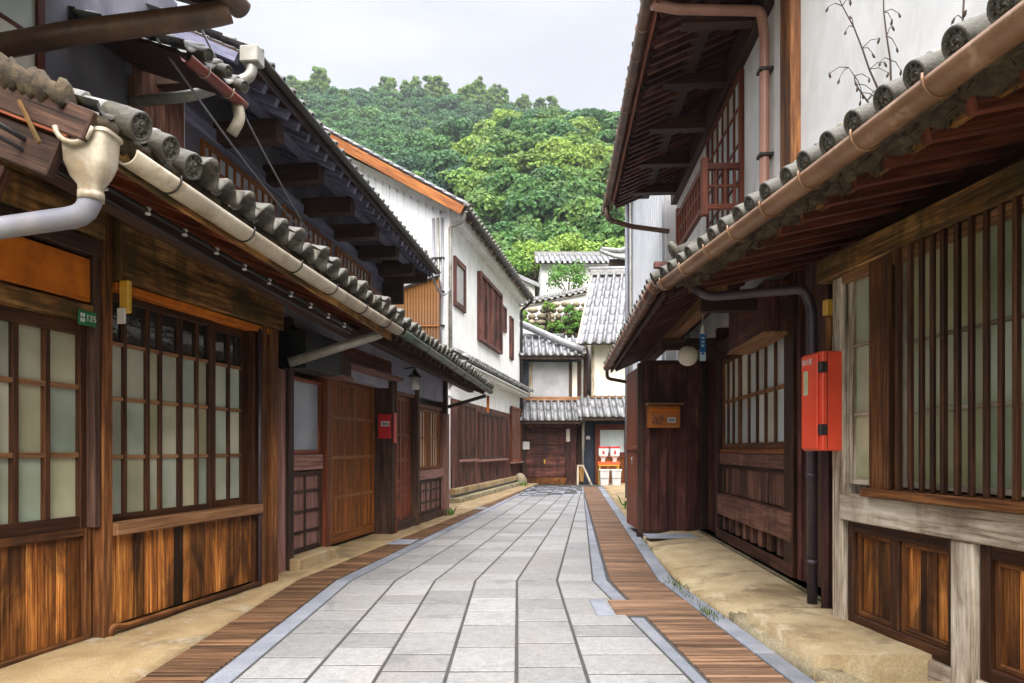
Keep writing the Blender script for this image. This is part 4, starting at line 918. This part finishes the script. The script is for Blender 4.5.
B(H2, 'gutter_head', 'gutbrown', (-5.80, -5.66, -1.27, -1.15, 5.19, 5.31), bevel=.01)

t = thing('plank_enclosure', 'dark maroon plank enclosure standing against the townhouse under the lower eave', 'enclosure', Frame((1.74, 9.3)))
m = MB().planks(.03, .88, .0, .04, .10, 2.36, .125); m.build('front_boards', 'maroon', t, .003)
m = MB()
y = .05
while y < 1.0: m.box(-.005, .03, y, y + .12, .10, 2.34); y += .124
m.build('side_boards', 'red', t, .003); B(t, 'corner_post', 'dark', (-.03, .05, -.03, .05, .04, 2.38)); B(t, 'corner_post', 'dark', (.84, .93, -.035, .05, .04, 2.42)); B(t, 'top_rail', 'dark', (.05, .84, -.02, .05, 2.362, 2.42)); B(t, 'base_rail', 'dark', (-.04, .84, -.045, .05, .0, .098)); B(t, 'side_rail', 'red', (-.03, -.005, .05, 1.0, 1.2, 1.26)); B(t, 'back', 'dark', (.03, .9, .1, 1.0, .1, 2.34))
T(t, 'handle', 'pipegrey', [(-.055, .3, 1.0), (-.055, .3, 1.1)], .012)
t = thing('mailbox', 'varnished orange wooden mailbox on the maroon plank enclosure', 'mailbox', Frame((2.045, 9.3)))
B(t, 'back', 'woodbox', (-.21, .21, -.03, -.004, 1.50, 1.83)); B(t, 'box', 'woodbox', (-.205, .205, -.17, -.03, 1.50, 1.79)); B(t, 'lid', 'sill', (-.24, .24, -.22, .0, 1.80, 1.83)); B(t, 'flap', 'orange', (-.185, .185, -.178, -.171, 1.70, 1.775))
B(t, 'name_label', 'white', (.03, .145, -.176, -.171, 1.565, 1.635))
m = MB()
for p in (((-.17, 1.66), (-.12, 1.62), (-.09, 1.55)), ((-.18, 1.56), (-.13, 1.58), (-.12, 1.55)), ((-.15, 1.60), (-.17, 1.55)), ((-.07, 1.66), (-.03, 1.65)), ((-.06, 1.62), (-.02, 1.63), (-.03, 1.60)), ((-.07, 1.58), (-.04, 1.55))):
    m.tube([(x, -.173, z) for x, z in p], .010, 6)
m.build('lettering', 'pink', t)
for k in range(3): B(t, 'figure', 'black', (.055 + k * .028, .072 + k * .028, -.1775, -.1762, 1.585, 1.615), bevel=0)
t = thing('globe_lamp', 'round white globe lamp under the lower eave above the enclosure', 'lamp', Frame((2.112, 8.2)))
MB().lathe([(.122 * math.sin(a), 2.33 - .122 * math.cos(a)) for a in np.linspace(.02, math.pi - .3, 14)], seg=24).build('globe', 'cream', t); MB().lathe([(.05, 2.43), (.055, 2.46), (.04, 2.49), (.001, 2.50)], seg=14).build('cap', 'metal', t); T(t, 'stem', 'metal', [(0, 0, 2.49), (0, 0, 2.80)], .012)
t = thing('wind_chime', 'blue wind chime with pale paper strip hanging from the eave', 'wind chime', Frame((1.95, 6.98)))
T(t, 'cord', 'white', [(0, 0, 2.74), (0, 0, 2.46)], .004); MB().lathe([(.012, 2.485), (.02, 2.47), (.024, 2.44), (.022, 2.40), (.018, 2.39)], seg=12).build('bell', 'white', t)
B(t, 'paper_strip', 'blue', (-.03, .03, -.002, .002, 2.20, 2.385), bevel=0); B(t, 'strip_end', 'paleblue', (-.03, .03, -.0022, .0022, 2.11, 2.199), bevel=0)
for k in range(5): B(t, 'letter', 'paleblue' if k < 3 else 'blue', (-.014, .014, -.004, -.0023, 2.335 - k * .04, 2.355 - k * .04), bevel=0)

# right house R3, white
fR3 = Frame((2.60, 11.75), .056, 'R')
t = thing('white_house', 'tall white sided house rising behind the townhouse on the right', 'house', fR3)
B(t, 'wall', 'plaster', (-5.3, .0, .04, 2.5, -.03, 7.5)); m = MB(); u = -5.3
while u < -.1: m.box(u, u + .24, .0, .04, .0, 7.45, .5); m.box(u + .225, u + .255, -.015, .0, .0, 7.45, .4); u += .25
m.build('siding', 'whitesiding', t); T(t, 'downpipe', 'pipewhite', [(-5.0, -.06, 0), (-5.0, -.06, 7.4)], .05); T(t, 'downpipe', 'pipegrey', [(-4.2, -.06, 0), (-4.2, -.06, 7.4)], .035)
tile_roof(t, fR3.w((.2, -.25, 7.5)), fR3.w((-5.35, -.25, 7.5)), fR3.M.to_3x3() @ Vector((0, .9, .4)), 2.8, .25, .26, 'tilelight', 'roof')

# ---------------------------------------------------------------- houses closing the street
fD = Frame((0.0, 24.4))
HD = thing('old_house', 'dark gate house with tiled roof closing the street, left one of two', 'house', fD)
B(HD, 'wall', 'dark', (-.6, 2.30, .12, 3, -.03, 3.0)); B(HD, 'upper_wall', 'cream', (.3, 2.34, .12, 2.2, 2.9, 4.6))
B(HD, 'upper_beam', 'navy', (.1, 2.36, .02, .12, 4.36, 4.6)); B(HD, 'upper_post', 'pale', (.62, .72, .03, .12, 3.0, 4.36)); B(HD, 'upper_post', 'dark', (2.05, 2.15, .03, .12, 3.0, 4.36))
B(HD, 'panel', 'greyglass', (.735, 2.03, .06, .12, 3.06, 4.34)); B(HD, 'shutter', 'navy', (.22, .60, .0, .12, 3.0, 4.34)); m = MB()
for k in range(6): m.box(.24, .58, -.02, .0, 3.1 + k * .2, 3.14 + k * .2)
m.build('shutter_slats', 'dark', HD)
B(HD, 'gate_post', 'dark', (.30, .48, -.05, .1, -.03, 2.2)); B(HD, 'gate_post', 'maroon', (1.92, 2.30, -.05, .1, -.03, 2.2)); B(HD, 'gate_beam', 'maroon', (.3, 2.3, -.06, .1, 1.98, 2.2))
o = MB().planks(.50, 1.92, .02, .07, .24, 1.96, .45, vert=False).build('gate', 'maroon', HD, .004)
for z in (.62, .98, 1.36): MB().box(.5, 1.92, -.0, .02, z, z + .04).build('batten', 'dark', o)
B(o, 'latch', 'yellow', (1.14, 1.19, -.03, .02, .72, .86)); B(HD, 'threshold', 'plank', (.45, 1.95, -.08, .1, -.03, .22)); B(HD, 'notice', 'white', (.28, .62, -.09, -.055, 1.22, 1.50)); B(HD, 'notice', 'cream', (1.93, 2.06, -.09, -.055, 1.50, 1.95)); 
tile_roof(HD, (.0, 23.5, 2.22), (2.42, 23.5, 2.22), (0, .78, .62), 1.18, .25, .6, 'tilelight', 'lower_roof', caps=1, rad=.055); B(HD, 'lower_ridge', 'sill', (.0, 2.42, -.06, .11, 2.96, 3.10)); B(HD, 'eave_board', 'dark', (.0, 2.42, -.86, -.82, 2.10, 2.17))
tile_roof(HD, (-.2, 23.75, 4.50), (2.52, 23.75, 4.50), (0, .84, .54), 1.5, .25, .75, 'tilelight', 'upper_roof', caps=1, rad=.055); B(HD, 'eave_board', 'dark', (-.2, 2.5, -.60, -.56, 4.36, 4.45)); 
MB(WORLD).tube([(2.50, 23.75, 4.66), (1.6, 24.3, 5.12), (.5, 25.0, 5.75), (-.6, 25.8, 6.35)], .13, 12).build('hip_ridge', 'tilelight', HD); MB(WORLD).tube([(1.9, 25.05, 5.36), (-.3, 25.05, 5.36)], .11, 12).build('top_ridge', 'tilelight', HD)
MB(WORLD).hexa([(-.8, 25.0, 5.2), (1.2, 25.0, 5.2), (-.4, 26.4, 6.35), (-2.2, 26.4, 6.35), (-.8, 25.0, 5.26), (1.2, 25.0, 5.26), (-.4, 26.4, 6.41), (-2.2, 26.4, 6.41)]).build('back_roof', 'tile', HD)
B(HD, 'side_wall', 'dark', (2.36, 2.75, .3, 2, -.03, 4.7)); T(HD, 'downpipe', 'pipegrey', bend([(2.45, -.55, 4.42), (2.5, -.1, 4.2), (2.5, -.02, 2.3), (2.5, -.3, 2.1), (2.5, -.3, 0)], .08), .045)
HE = thing('storehouse', 'tall narrow house with steep silver tile roof closing the street, right one of two', 'house', fD)
B(HE, 'wall', 'navy', (2.50, 4.6, .12, 3.5, -.03, 2.9)); B(HE, 'upper_wall', 'cream', (2.86, 4.7, .10, 3.5, 2.9, 5.1)); B(HE, 'corner_post', 'pale', (2.84, 2.95, .04, .1, 3.1, 4.9)); B(HE, 'ledge', 'sill', (2.80, 4.7, -.06, .10, 3.06, 3.13))
tile_roof(HE, (2.28, 23.45, 2.34), (4.5, 23.45, 2.34), (0, .80, .60), 1.25, .25, .62, 'tilelight', 'lower_roof', caps=1, rad=.055); B(HE, 'eave_board', 'dark', (2.28, 4.5, -.91, -.87, 2.22, 2.29))
tile_roof(HE, (2.30, 23.85, 4.92), (4.85, 23.60, 4.92), (.18, .78, .60), 5.9, .32, .74, 'tilelight', 'upper_roof', caps=1, rad=.065, lift=.02)
MB(WORLD).beam((3.25, 28.45, 8.55), (5.9, 28.2, 8.55), .3, .22).build('top_ridge', 'tile', HE, .02); MB(WORLD).tube([(3.2, 28.45, 8.72), (5.9, 28.2, 8.72)], .10, 12).build('top_ridge', 'tile', HE)
MB(WORLD).beam((2.28, 23.85, 4.86), (3.32, 28.4, 8.42), .06, .16).build('bargeboard', 'pale', HE); T(HE, 'downpipe', 'pipedark', bend([(2.62, -.5, 4.8), (2.72, -.05, 4.5), (2.72, -.02, 3.3)], .08), .05)
window(HE, 3.05, 4.12, 1.02, 2.02, .0, (), (), 'frostwhite', 'redbright', .10, .03, 'door_window', depth=.1); panel(HE, 3.05, 4.12, .0, 1.015, .0, 'redbright', 'lattice', 2, 1, .10, name='door', depth=.1); B(HE, 'door_frame', 'redbright', (2.97, 3.045, -.03, .1, 0, 2.12), (4.125, 4.2, -.03, .1, 0, 2.12), (3.045, 4.125, -.03, .1, 2.025, 2.12)); B(HE, 'notice', 'white', (2.66, 2.80, .09, .118, 1.58, 1.70)); B(HE, 'post', 'pale', (4.22, 4.36, -.06, .1, 0, 2.9)); B(HE, 'post', 'pale', (2.52, 2.60, -.02, .1, 1.2, 2.9))

t = thing('display_stand', 'low amber stand with orange cloth before the closing house door', 'stand', Frame((3.28, 23.3)))
B(t, 'top', 'yellow', (-.36, .36, -.2, .2, .66, .70)); B(t, 'cloth', 'orangered', (-.37, .37, -.21, .21, .70, .80))
for x in (-.33, .29):
    for y in (-.18, .14): B(t, 'leg', 'yellow', (x, x + .04, y, y + .04, .0, .66))
for x, lb in ((3.10, 'left'), (3.49, 'right')):
    t = thing('paper_lantern', f'white box lantern with red top on the amber stand, {lb} one of two', 'lantern', Frame((x, 23.28)), 'white lanterns on the stand')
    MB().loft([[(sx * a, sy * a, z) for sx, sy in ((1, 1), (-1, 1), (-1, -1), (1, -1))] for a, z in ((.06, .80), (.075, .92), (.15, 1.0), (.16, 1.26))], True, .5, False, True).build('shade', 'white', t)
    B(t, 'top', 'redplate', (-.17, .17, -.17, .17, 1.262, 1.32)); B(t, 'mark', 'redplate', (-.035, .035, -.159, -.155, 1.06, 1.17))
for x, lb in ((3.10, 'left'), (3.50, 'right')):
    t = thing('planter_box', f'white tapered bin on the ground under the stand, {lb} one of two', 'bin', Frame((x, 23.0)), 'white bins under the stand')
    MB().loft([[(sx * a, sy * a, z) for sx, sy in ((1, 1), (-1, 1), (-1, -1), (1, -1))] for a, z in ((.13, -.01), (.16, .50), (.18, .50), (.18, .55), (.14, .55), (.13, .45))], True, .5, False, True).build('tub', 'white', t, .01)
    B(t, 'band', 'pipewhite', (-.158, .158, -.158, .158, .25, .27))
t = thing('sandwich_board', 'pale folding sign board leaning beside the closing houses', 'sign', Frame((2.55, 23.4)))
for y, e in ((-.02, .10), (.02, -.10)): MB().beam((-.12, y, .66), (.18, y - e * 1.8, -.02), .05, .05, (0, 1, 0)).beam((-.30, y, .66), (-.32, y - e * 1.8, -.02), .05, .05, (0, 1, 0)).build('frame', 'pale', t)
B(t, 'board', 'beam', (-.29, -.1, -.06, -.03, .12, .6)); B(t, 'top', 'pale', (-.33, -.08, -.05, .05, .62, .69))
def rockmesh(c, rx, ry, rz, seed):
    r = random.Random(seed); rings = []
    for i in range(9):
        a = math.pi * i / 8; rings.append([(c[0] + rx * math.sin(a) * math.cos(b) * r.uniform(.85, 1.15), c[1] + ry * math.sin(a) * math.sin(b) * r.uniform(.85, 1.15), c[2] - rz * math.cos(a)) for b in np.linspace(0, 2 * math.pi, 13)[:-1]])
    return MB().loft(rings, True, r.random(), True)
t = tag(rockmesh((.27, 23.0, .15), .22, .25, .28, 3).build('boulder', 'rock'), 'tan boulder at the far foot of the white gabled house', 'boulder')

# terraces behind
t = tag(None or structure(MB().box(-60, 60, 32.4, 33.0, -1, 4.2).build('terrace_bank', 'earth')), None)
fW = Frame((0, 33.3)); m = MB(); r = random.Random(9); z = 4.6
while z < 8.3:
    h = r.uniform(.22, .36); x = -3.5 + r.uniform(0, .3)
    while x < 6:
        w_ = r.uniform(.28, .6); q = r.uniform(-.05, .05)
        top = 7.9 + .235 * (x - .5)
        if z < top: m.loft([[(x + w_ * (.5 + .48 * math.cos(a) * k + .0), -.25 * s_ + q, z + h * (.5 + .5 * math.sin(a) * k)) for a in np.linspace(0, 2 * math.pi, 9)[:-1]] for k, s_ in ((1.02, -.3), (1.0, .2), (.80, .8), (.3, 1.0))], True, r.random(), True, True)
        x += w_
    z += h
t = thing('stone_wall', 'rough tan stone retaining wall on the slope behind the houses', 'wall', fW); m.build('stones', 'rock', t); B(t, 'core', 'rock', (-3.5, 6, .05, .6, 3.5, 7.6))
t = thing('plaster_wall', 'long white plaster garden wall with tile coping climbing above the stone wall', 'wall', Frame((0, 34.0)))
m = MB().hexa([(-2.5, 0, 6.6), (6, 0, 7.9), (6, .25, 7.9), (-2.5, .25, 6.6), (-2.5, 0, 7.75), (6, 0, 9.45), (6, .25, 9.45), (-2.5, .25, 7.75)]); m.build('wall', 'plaster', t)
tile_roof(t, (-2.5, 33.75, 7.78), (6, 33.75, 9.48), (0, .85, .45), .45, .3, .24, 'tile', 'coping'); MB().beam((-2.5, .15, 8.05), (6, .15, 9.75), .16, .14).build('coping_ridge', 'tile', t)
t = thing('storehouse', 'long white plaster storehouse with grey tile roof on the hillside terrace', 'house', Frame((0, 45)))
B(t, 'wall', 'plaster', (1.9, 9.0, 0, 4, 9, 13.5)); tile_roof(t, (1.55, 44.3, 13.35), (9.4, 44.3, 13.35), (0, .9, .43), 2.9, .36, .4, 'tilelight', 'roof', caps=0); MB().beam((1.55, 1.95, 14.68), (9.4, 1.95, 14.68), .3, .25).build('ridge', 'tile', t); B(t, 'lower_band', 'bluegrey', (5.6, 7.3, -.06, 0, 12.0, 13.2)); tile_roof(t, (5.5, 44.0, 12.2), (8.4, 44.0, 12.2), (0, .8, .45), 1.2, .36, .4, 'tile', 'side_roof')
t = thing('small_house', 'small white house with pale tile roof behind the white gabled house', 'house', Frame((-.6, 39)))
m = MB(); m.hexa([(-2, 0, 8), (1.9, 0, 8), (1.9, 3, 8), (-2, 3, 8), (-2, 0, 12.0), (1.9, 0, 10.6), (1.9, 3, 10.6), (-2, 3, 12.0)]).build('wall', 'plaster', t)
tile_roof(t, (2.2 - .6, 38.7, 10.55), (1.6, 42, 10.55), (-.92, 0, .42), 4.2, .3, .34, 'tilelight', 'roof'); MB().beam((2.2, -.32, 10.5), (-1.7, -.32, 12.25), .1, .2).build('bargeboard', 'tilelight', t)
t = thing('temple_hall', 'grey hall with upswept tile eave at the right edge of the hillside terrace', 'hall', Frame((6.4, 40)))
B(t, 'wall', 'plaster', (-.2, 6, 1, 5, 8.5, 12.5)); B(t, 'eave_beam', 'dark', (-.6, 6, .4, 1, 11.9, 12.5))
m = MB(); rows = []
for k in range(9):
    q = k / 8; rows.append([Vector((-1.2 + 2.4 * q ** .8 * 1.2, .0 + 1.8 * q, 12.35 + 1.5 * q + .45 * (1 - q) ** 3)), Vector((1.0 + 1.0 * q, .0 + 1.8 * q, 12.25 + 1.7 * q)), Vector((7, 0 + 1.8 * q, 12.25 + 1.7 * q))])
m.loft(rows, False, .5, True); m.f = [f[::-1] for f in m.f]; m.build('roof', 'tile', t); MB().tube([(-1.25, -.03, 12.86), (-.4, .0, 12.55), (.6, 0, 12.36), (1.6, 0, 12.28), (7, 0, 12.26)], .12, 8).build('eave_tiles', 'tilelight', t)
MB().tube([(-1.2, .0, 12.95), (.0, .5, 13.0), (1.0, 1.0, 13.45), (1.9, 1.8, 14.1)], .16, 8).build('hip_ridge', 'tile', t)

# ---------------------------------------------------------------- vegetation
def quads(c, n, size, r, up=.0):
    """leaf quads: centres c (k,3), normals n, sizes"""
    k = len(c); a = r.normal(size=(k, 3)); a -= (a * n).sum(1, keepdims=True) * n; a /= np.linalg.norm(a, axis=1, keepdims=True); b = np.cross(n, a)
    s = size[:, None]; asp = r.uniform(.5, .9, (k, 1))
    return np.stack([c - a * s, c + b * s * asp, c + a * s, c - b * s * asp], 1)
def crown(r, R_, H_, nclump, nleaf, leaf, flat=.25):
    """leaf clumps over an uneven dome: (k,4,3) quads, (k,) shade randomness"""
    out = []; rn = []
    for i in range(nclump):
        z = r.uniform(-.35, 1) ; t = r.uniform(0, 2 * np.pi); q = np.sqrt(max(0, 1 - z * z)); rad = r.uniform(.62, .95)
        cc = np.array([q * np.cos(t) * R_ * rad, q * np.sin(t) * R_ * rad, H_ * (.5 + .5 * z * rad)])
        cr_ = R_ * r.uniform(.26, .46)
        d = r.normal(size=(nleaf, 3)); d /= np.linalg.norm(d, axis=1, keepdims=True); d[:, 2] = np.where(d[:, 2] < -.4, -d[:, 2], d[:, 2])
        p = cc + d * cr_ * (r.uniform(.75, 1.1, (nleaf, 1))) * np.array([1, 1, .8])
        nn = d + r.normal(size=(nleaf, 3)) * .45; nn[:, 2] += .15; nn /= np.linalg.norm(nn, axis=1, keepdims=True)
        out.append(quads(p, nn, leaf * r.uniform(.7, 1.3, nleaf), r)); rn.append(np.clip(r.normal(.5, .2) + r.normal(0, .12, nleaf), 0, 1))
    return np.concatenate(out), np.concatenate(rn)
def leafmesh(name, Q, rn, tint, mat, parent=None):
    k = len(Q); me = bpy.data.meshes.new(name); me.vertices.add(4 * k); me.vertices.foreach_set('co', Q.reshape(-1).astype(np.float32))
    me.loops.add(4 * k); me.loops.foreach_set('vertex_index', np.arange(4 * k, dtype=np.int32)); me.polygons.add(k); me.polygons.foreach_set('loop_start', np.arange(0, 4 * k, 4, dtype=np.int32)); me.update(calc_edges=True)
    for nm, v in (('rnd', rn), ('tint', tint)):
        a = me.attributes.new(nm, 'FLOAT', 'FACE'); a.data.foreach_set('value', np.asarray(v, np.float32))
    me.materials.append(M[mat]); o = bpy.data.objects.new(name, me); COL.objects.link(o); o.parent = parent; return o
VAR = [crown(rng, 1, 1.5, 28, 130, .085) for _ in range(6)]
TALL = [crown(rng, .5, 2.8, 34, 90, .06) for _ in range(3)]
def wood_mass(name, pts, label):
    Q = []; rn = []; ti = []
    for (x, y, z, s, tint, tall) in pts:
        q, v = (TALL if tall else VAR)[rng.integers(0, 3 if tall else 6)]
        a = rng.uniform(0, 2 * np.pi); c, d = np.cos(a), np.sin(a); Rm = np.array([[c, -d, 0], [d, c, 0], [0, 0, 1]])
        Q.append((q @ Rm.T) * s * np.array([1, 1, rng.uniform(.8, 1.15)]) + np.array([x, y, z])); rn.append(v); ti.append(np.clip(tint + rng.normal(0, .06, len(v)), 0, 1))
    o = leafmesh(name, np.concatenate(Q), np.concatenate(rn), np.concatenate(ti), 'forest'); tag(o, label, 'forest', None, 'stuff')
def scatter(y0, y1, amin, amax, sp, smin, smax, keep, tintf, tallp=0):
    pts = []; y = y0
    while y < y1:
        x = amin * y
        while x < amax * y:
            X = x + rng.uniform(-.45, .45) * sp; Y = y + rng.uniform(-.45, .45) * sp
            if keep(X, Y): pts.append((X, Y, float(terrain(X, Y)) - .5, rng.uniform(smin, smax), tintf(X, Y), rng.random() < tallp))
            x += sp
        y += sp
    return pts
def patch(X, Y, k=14): return .5 + .5 * math.sin(X / k + 1.3 * math.sin(Y / k * .9)) * math.cos(Y / k * 1.1 + .7 * math.sin(X / k))
front = scatter(58, 142, -.16, .36, 3.7, 2.1, 3.6, lambda X, Y: X / Y > -.125, lambda X, Y: np.clip(.46 + .44 * patch(X, Y, 9) + rng.normal(0, .15), 0, 1))
wood_mass('forest', front, 'bright green wood of rounded tree crowns on the nearer right hill')
back = scatter(70, 236, -.46, .34, 5.0, 2.8, 4.4, lambda X, Y: (X / Y < -.07 or Y > 168), lambda X, Y: np.clip(.22 + .26 * patch(X, Y, 16) + rng.normal(0, .12), 0, 1))
back += [(X, Y, z, s * 1.15, np.clip(t_ + .45, 0, 1), True) for (X, Y, z, s, t_, q) in scatter(222, 242, -.42, .1, 6.0, 3.0, 4.6, lambda X, Y: rng.random() < .55, lambda X, Y: .3)]
wood_mass('forest', back, 'dark blue green wood covering the farther hill with feathery tops along its ridge')
def tree(name, label, cat, loc, R_, H_, base, mat, tint, ncl=22, nl=110, leaf=.09, group=None):
    t = thing(name, label, cat, Frame(loc), group); q, v = crown(rng, R_, H_, ncl, nl, leaf); q = q + np.array([0, 0, base])
    leafmesh('crown', q, v, np.clip(tint + rng.normal(0, .12, len(v)), 0, 1), mat, t)
    m = MB().tube([(0, 0, -.5), (.05, 0, base * .5), (-.05, .05, base), (0, 0, base + H_ * .6)], [.14, .11, .09, .03], 8)
    for k in range(5):
        a = k * 1.3; m.tube([(0, 0, base + .1 * k), (math.cos(a) * R_ * .3, math.sin(a) * R_ * .3, base + H_ * .25), (math.cos(a) * R_ * .65, math.sin(a) * R_ * .65, base + H_ * .5)], [.06, .04, .015], 6)
    m.build('trunk', 'trunk', t); return t
tree('garden_tree', 'leafy green tree in front of the white hillside storehouse', 'tree', (3.4, 40.5, float(terrain(3.4, 40.5)) - .3), 1.2, 2.2, .6, 'leaf', .42, 34, 45, .075)
tree('garden_shrub', 'low green shrub left of the tree on the hillside terrace', 'shrub', (1.5, 37.5, float(terrain(1.5, 37.5)) - .3), .65, .9, .15, 'leaf', .55, 14, 70, .08)
tree('garden_shrub', 'trailing shrub hanging over the stone wall beside the steep roof', 'shrub', (3.35, 32.85, 6.3), .45, 1.7, .0, 'leaf', .5, 16, 70, .07)
tree('garden_shrub', 'small bright shrub on top of the stone wall', 'shrub', (1.75, 33.0, 7.75), .3, .6, .0, 'leaf', .75, 9, 50, .06)
tree('garden_shrub', 'small shrub at the left end of the stone wall', 'shrub', (.5, 33.0, 7.0), .35, .5, .0, 'leaf', .6, 9, 50, .06)
for k, (x, y, s, ti, lb) in enumerate(((1.8, 52, 2.0, .85, 'lime green tree behind the small house with pale roof'), (4.9, 55, 2.3, .95, 'lime green tree rising behind the middle of the storehouse roof'), (8.6, 54, 2.0, .8, 'lime green tree behind the storehouse beside the upswept hall eave'), (-.6, 48, 1.6, .6, 'green tree just above the far eave of the white gabled house'))):
    tree('hillside_tree', lb, 'tree', (x, y, float(terrain(x, y)) - .5), s, s * 1.5, 1.2, 'leaf', ti, 26, 120, .13)
for k in range(9):
    x = -.2 + .42 * k + rng.uniform(-.15, .15); tree('garden_shrub', ('low weed clump at the foot of the stone wall, farthest left', 'weed clump in a joint of the stone wall below its left part', 'weed clump low on the stone wall left of the middle', 'fern like clump halfway up the stone wall', 'green clump on the middle of the stone wall', 'leafy clump low on the stone wall right of the middle', 'leafy clump high on the stone wall right of the middle', 'trailing green clump at the right part of the stone wall', 'dense green clump at the right end of the stone wall')[k], 'shrub', (x, 32.95, 6.1 + rng.uniform(0, 1.4)), .25 + .035 * k, .5 + .08 * k, 0, 'leaf', .3 + .3 * rng.random(), 10, 45, .06, 'plants on the stone wall')
# weeds
def weeds(name, label, c, n, h, spread, mat='weed', seed=1):
    r = np.random.default_rng(seed); k = n; b = np.array(c) + r.normal(size=(k, 3)) * np.array(spread); hh = h * r.uniform(.4, 1.2, k); d = r.normal(size=(k, 2)) * .5
    a = r.uniform(0, 2 * np.pi, k); wv = np.stack([np.cos(a), np.sin(a), np.zeros(k)], 1) * (h * .10)
    tip = b + np.stack([d[:, 0] * hh, d[:, 1] * hh, hh], 1); mid = b * .5 + tip * .5 + np.array([0, 0, 1]) * (hh[:, None] * .12)
    Q = np.concatenate([np.stack([b - wv * .5, b + wv * .5, mid + wv, mid - wv], 1), np.stack([mid - wv, mid + wv, tip + wv * .1, tip - wv * .1], 1)])
    v = r.uniform(0, 1, k); o = leafmesh(name, Q, np.concatenate([v, v]), np.concatenate([v, v]) * .8, mat); return tag(o, label, 'weeds', None, 'stuff')
for i, (c, n, sp_) in enumerate((((1.43, 5.95, .03), 70, (.03, .16, .0)), ((1.40, 4.86, .03), 60, (.03, .12, .0)), ((1.40, 5.3, .03), 40, (.03, .35, .0)), ((1.66, 8.2, .02), 40, (.05, .5, 0)))):
    weeds('weeds', ('grass tuft by the sandy ledge edge', 'grass tuft at the ledge step', 'thin grass along the ledge edge', 'thin grass before the plank enclosure')[i], c, n, .038, sp_, seed=i)
weeds('weeds', 'weeds at the foot of the pink post of the merchant house', (-1.16, 12.4, .02), 60, .14, (.06, .12, 0), 'leaf', 21); weeds('weeds', 'weeds at the foot of the white house far on the right', (2.45, 13.2, .02), 120, .22, (.12, .6, 0), 'leaf', 22); weeds('weeds', 'weeds beside the boulder', (.35, 22.6, .02), 40, .15, (.1, .1, 0), 'leaf', 23)
# dead stalks on the right roof
def stalk(label, p, H_, seed, lean):
    t = thing('dead_stalk', label, 'dead plant', WORLD, 'dead stalks on the right roof'); r = random.Random(seed); m = MB(WORLD); p = Vector(p); top = p + Vector((lean[0], lean[1], H_)); P = [p.lerp(top, q) + Vector((r.uniform(-.012, .012), 0, 0)) for q in np.linspace(0, 1, 7)]
    m.tube(P, [.005, .0048, .004, .0036, .003, .0022, .0012], 6); s2 = MB(WORLD)
    for k in range(2, 7):
        for j in range(2):
            e = P[k] + Vector((r.uniform(-.10, .10), r.uniform(-.05, .05), r.uniform(-.06, .08))); m.tube([P[k], P[k].lerp(e, .5) + Vector((0, 0, .015)), e], [.0022, .0018, .0012], 5); MB(WORLD).lathe([(.001, -.018), (.0055, -.008), (.004, .004), (.001, .010)], e + Vector((0, 0, -.006)), 6, (r.uniform(-.4, .4), r.uniform(-.4, .4), 1)).build('seed_head', 'twig', t)
    m.build('stem', 'twig', t)
stalk('tall dead stalk leaning left on the right roof', (1.62, 2.95, 2.66), .55, 3, (-.22, 0)); stalk('dead stalk with drooping heads at middle of the right roof', (1.64, 2.92, 2.66), .62, 4, (-.06, 0)); stalk('dead stalk standing upright, rightmost on the right roof', (1.72, 2.62, 2.68), .55, 5, (.04, .05)); stalk('short dead stalk, lowest on the right roof', (1.60, 3.0, 2.66), .22, 6, (-.12, 0))
t = tag(structure(MB().box(0, .62, 0, .42, .085, .104).build('stepping_slab', 'stoneblue', None, .004)), None); t.location = (1.72, 8.55, 0)

# ---------------------------------------------------------------- air
hz = MB().box(-420, 420, -62, 300, -3, 175).build('haze', None if False else 'white'); hz['kind'] = 'stuff'; hz['label'] = 'thin pale haze in the air over the street and the hills'
hm = bpy.data.materials.new('haze'); hm.use_nodes = True; hn = hm.node_tree; hn.nodes.remove(hn.nodes['Principled BSDF'])
pvn = hn.nodes.new('ShaderNodeVolumePrincipled'); pvn.inputs['Density'].default_value = .00032; pvn.inputs['Color'].default_value = (.86, .92, .97, 1); pvn.inputs['Anisotropy'].default_value = .2
hn.links.new(pvn.outputs[0], hn.nodes['Material Output'].inputs['Volume']); hz.data.materials.clear(); hz.data.materials.append(hm)
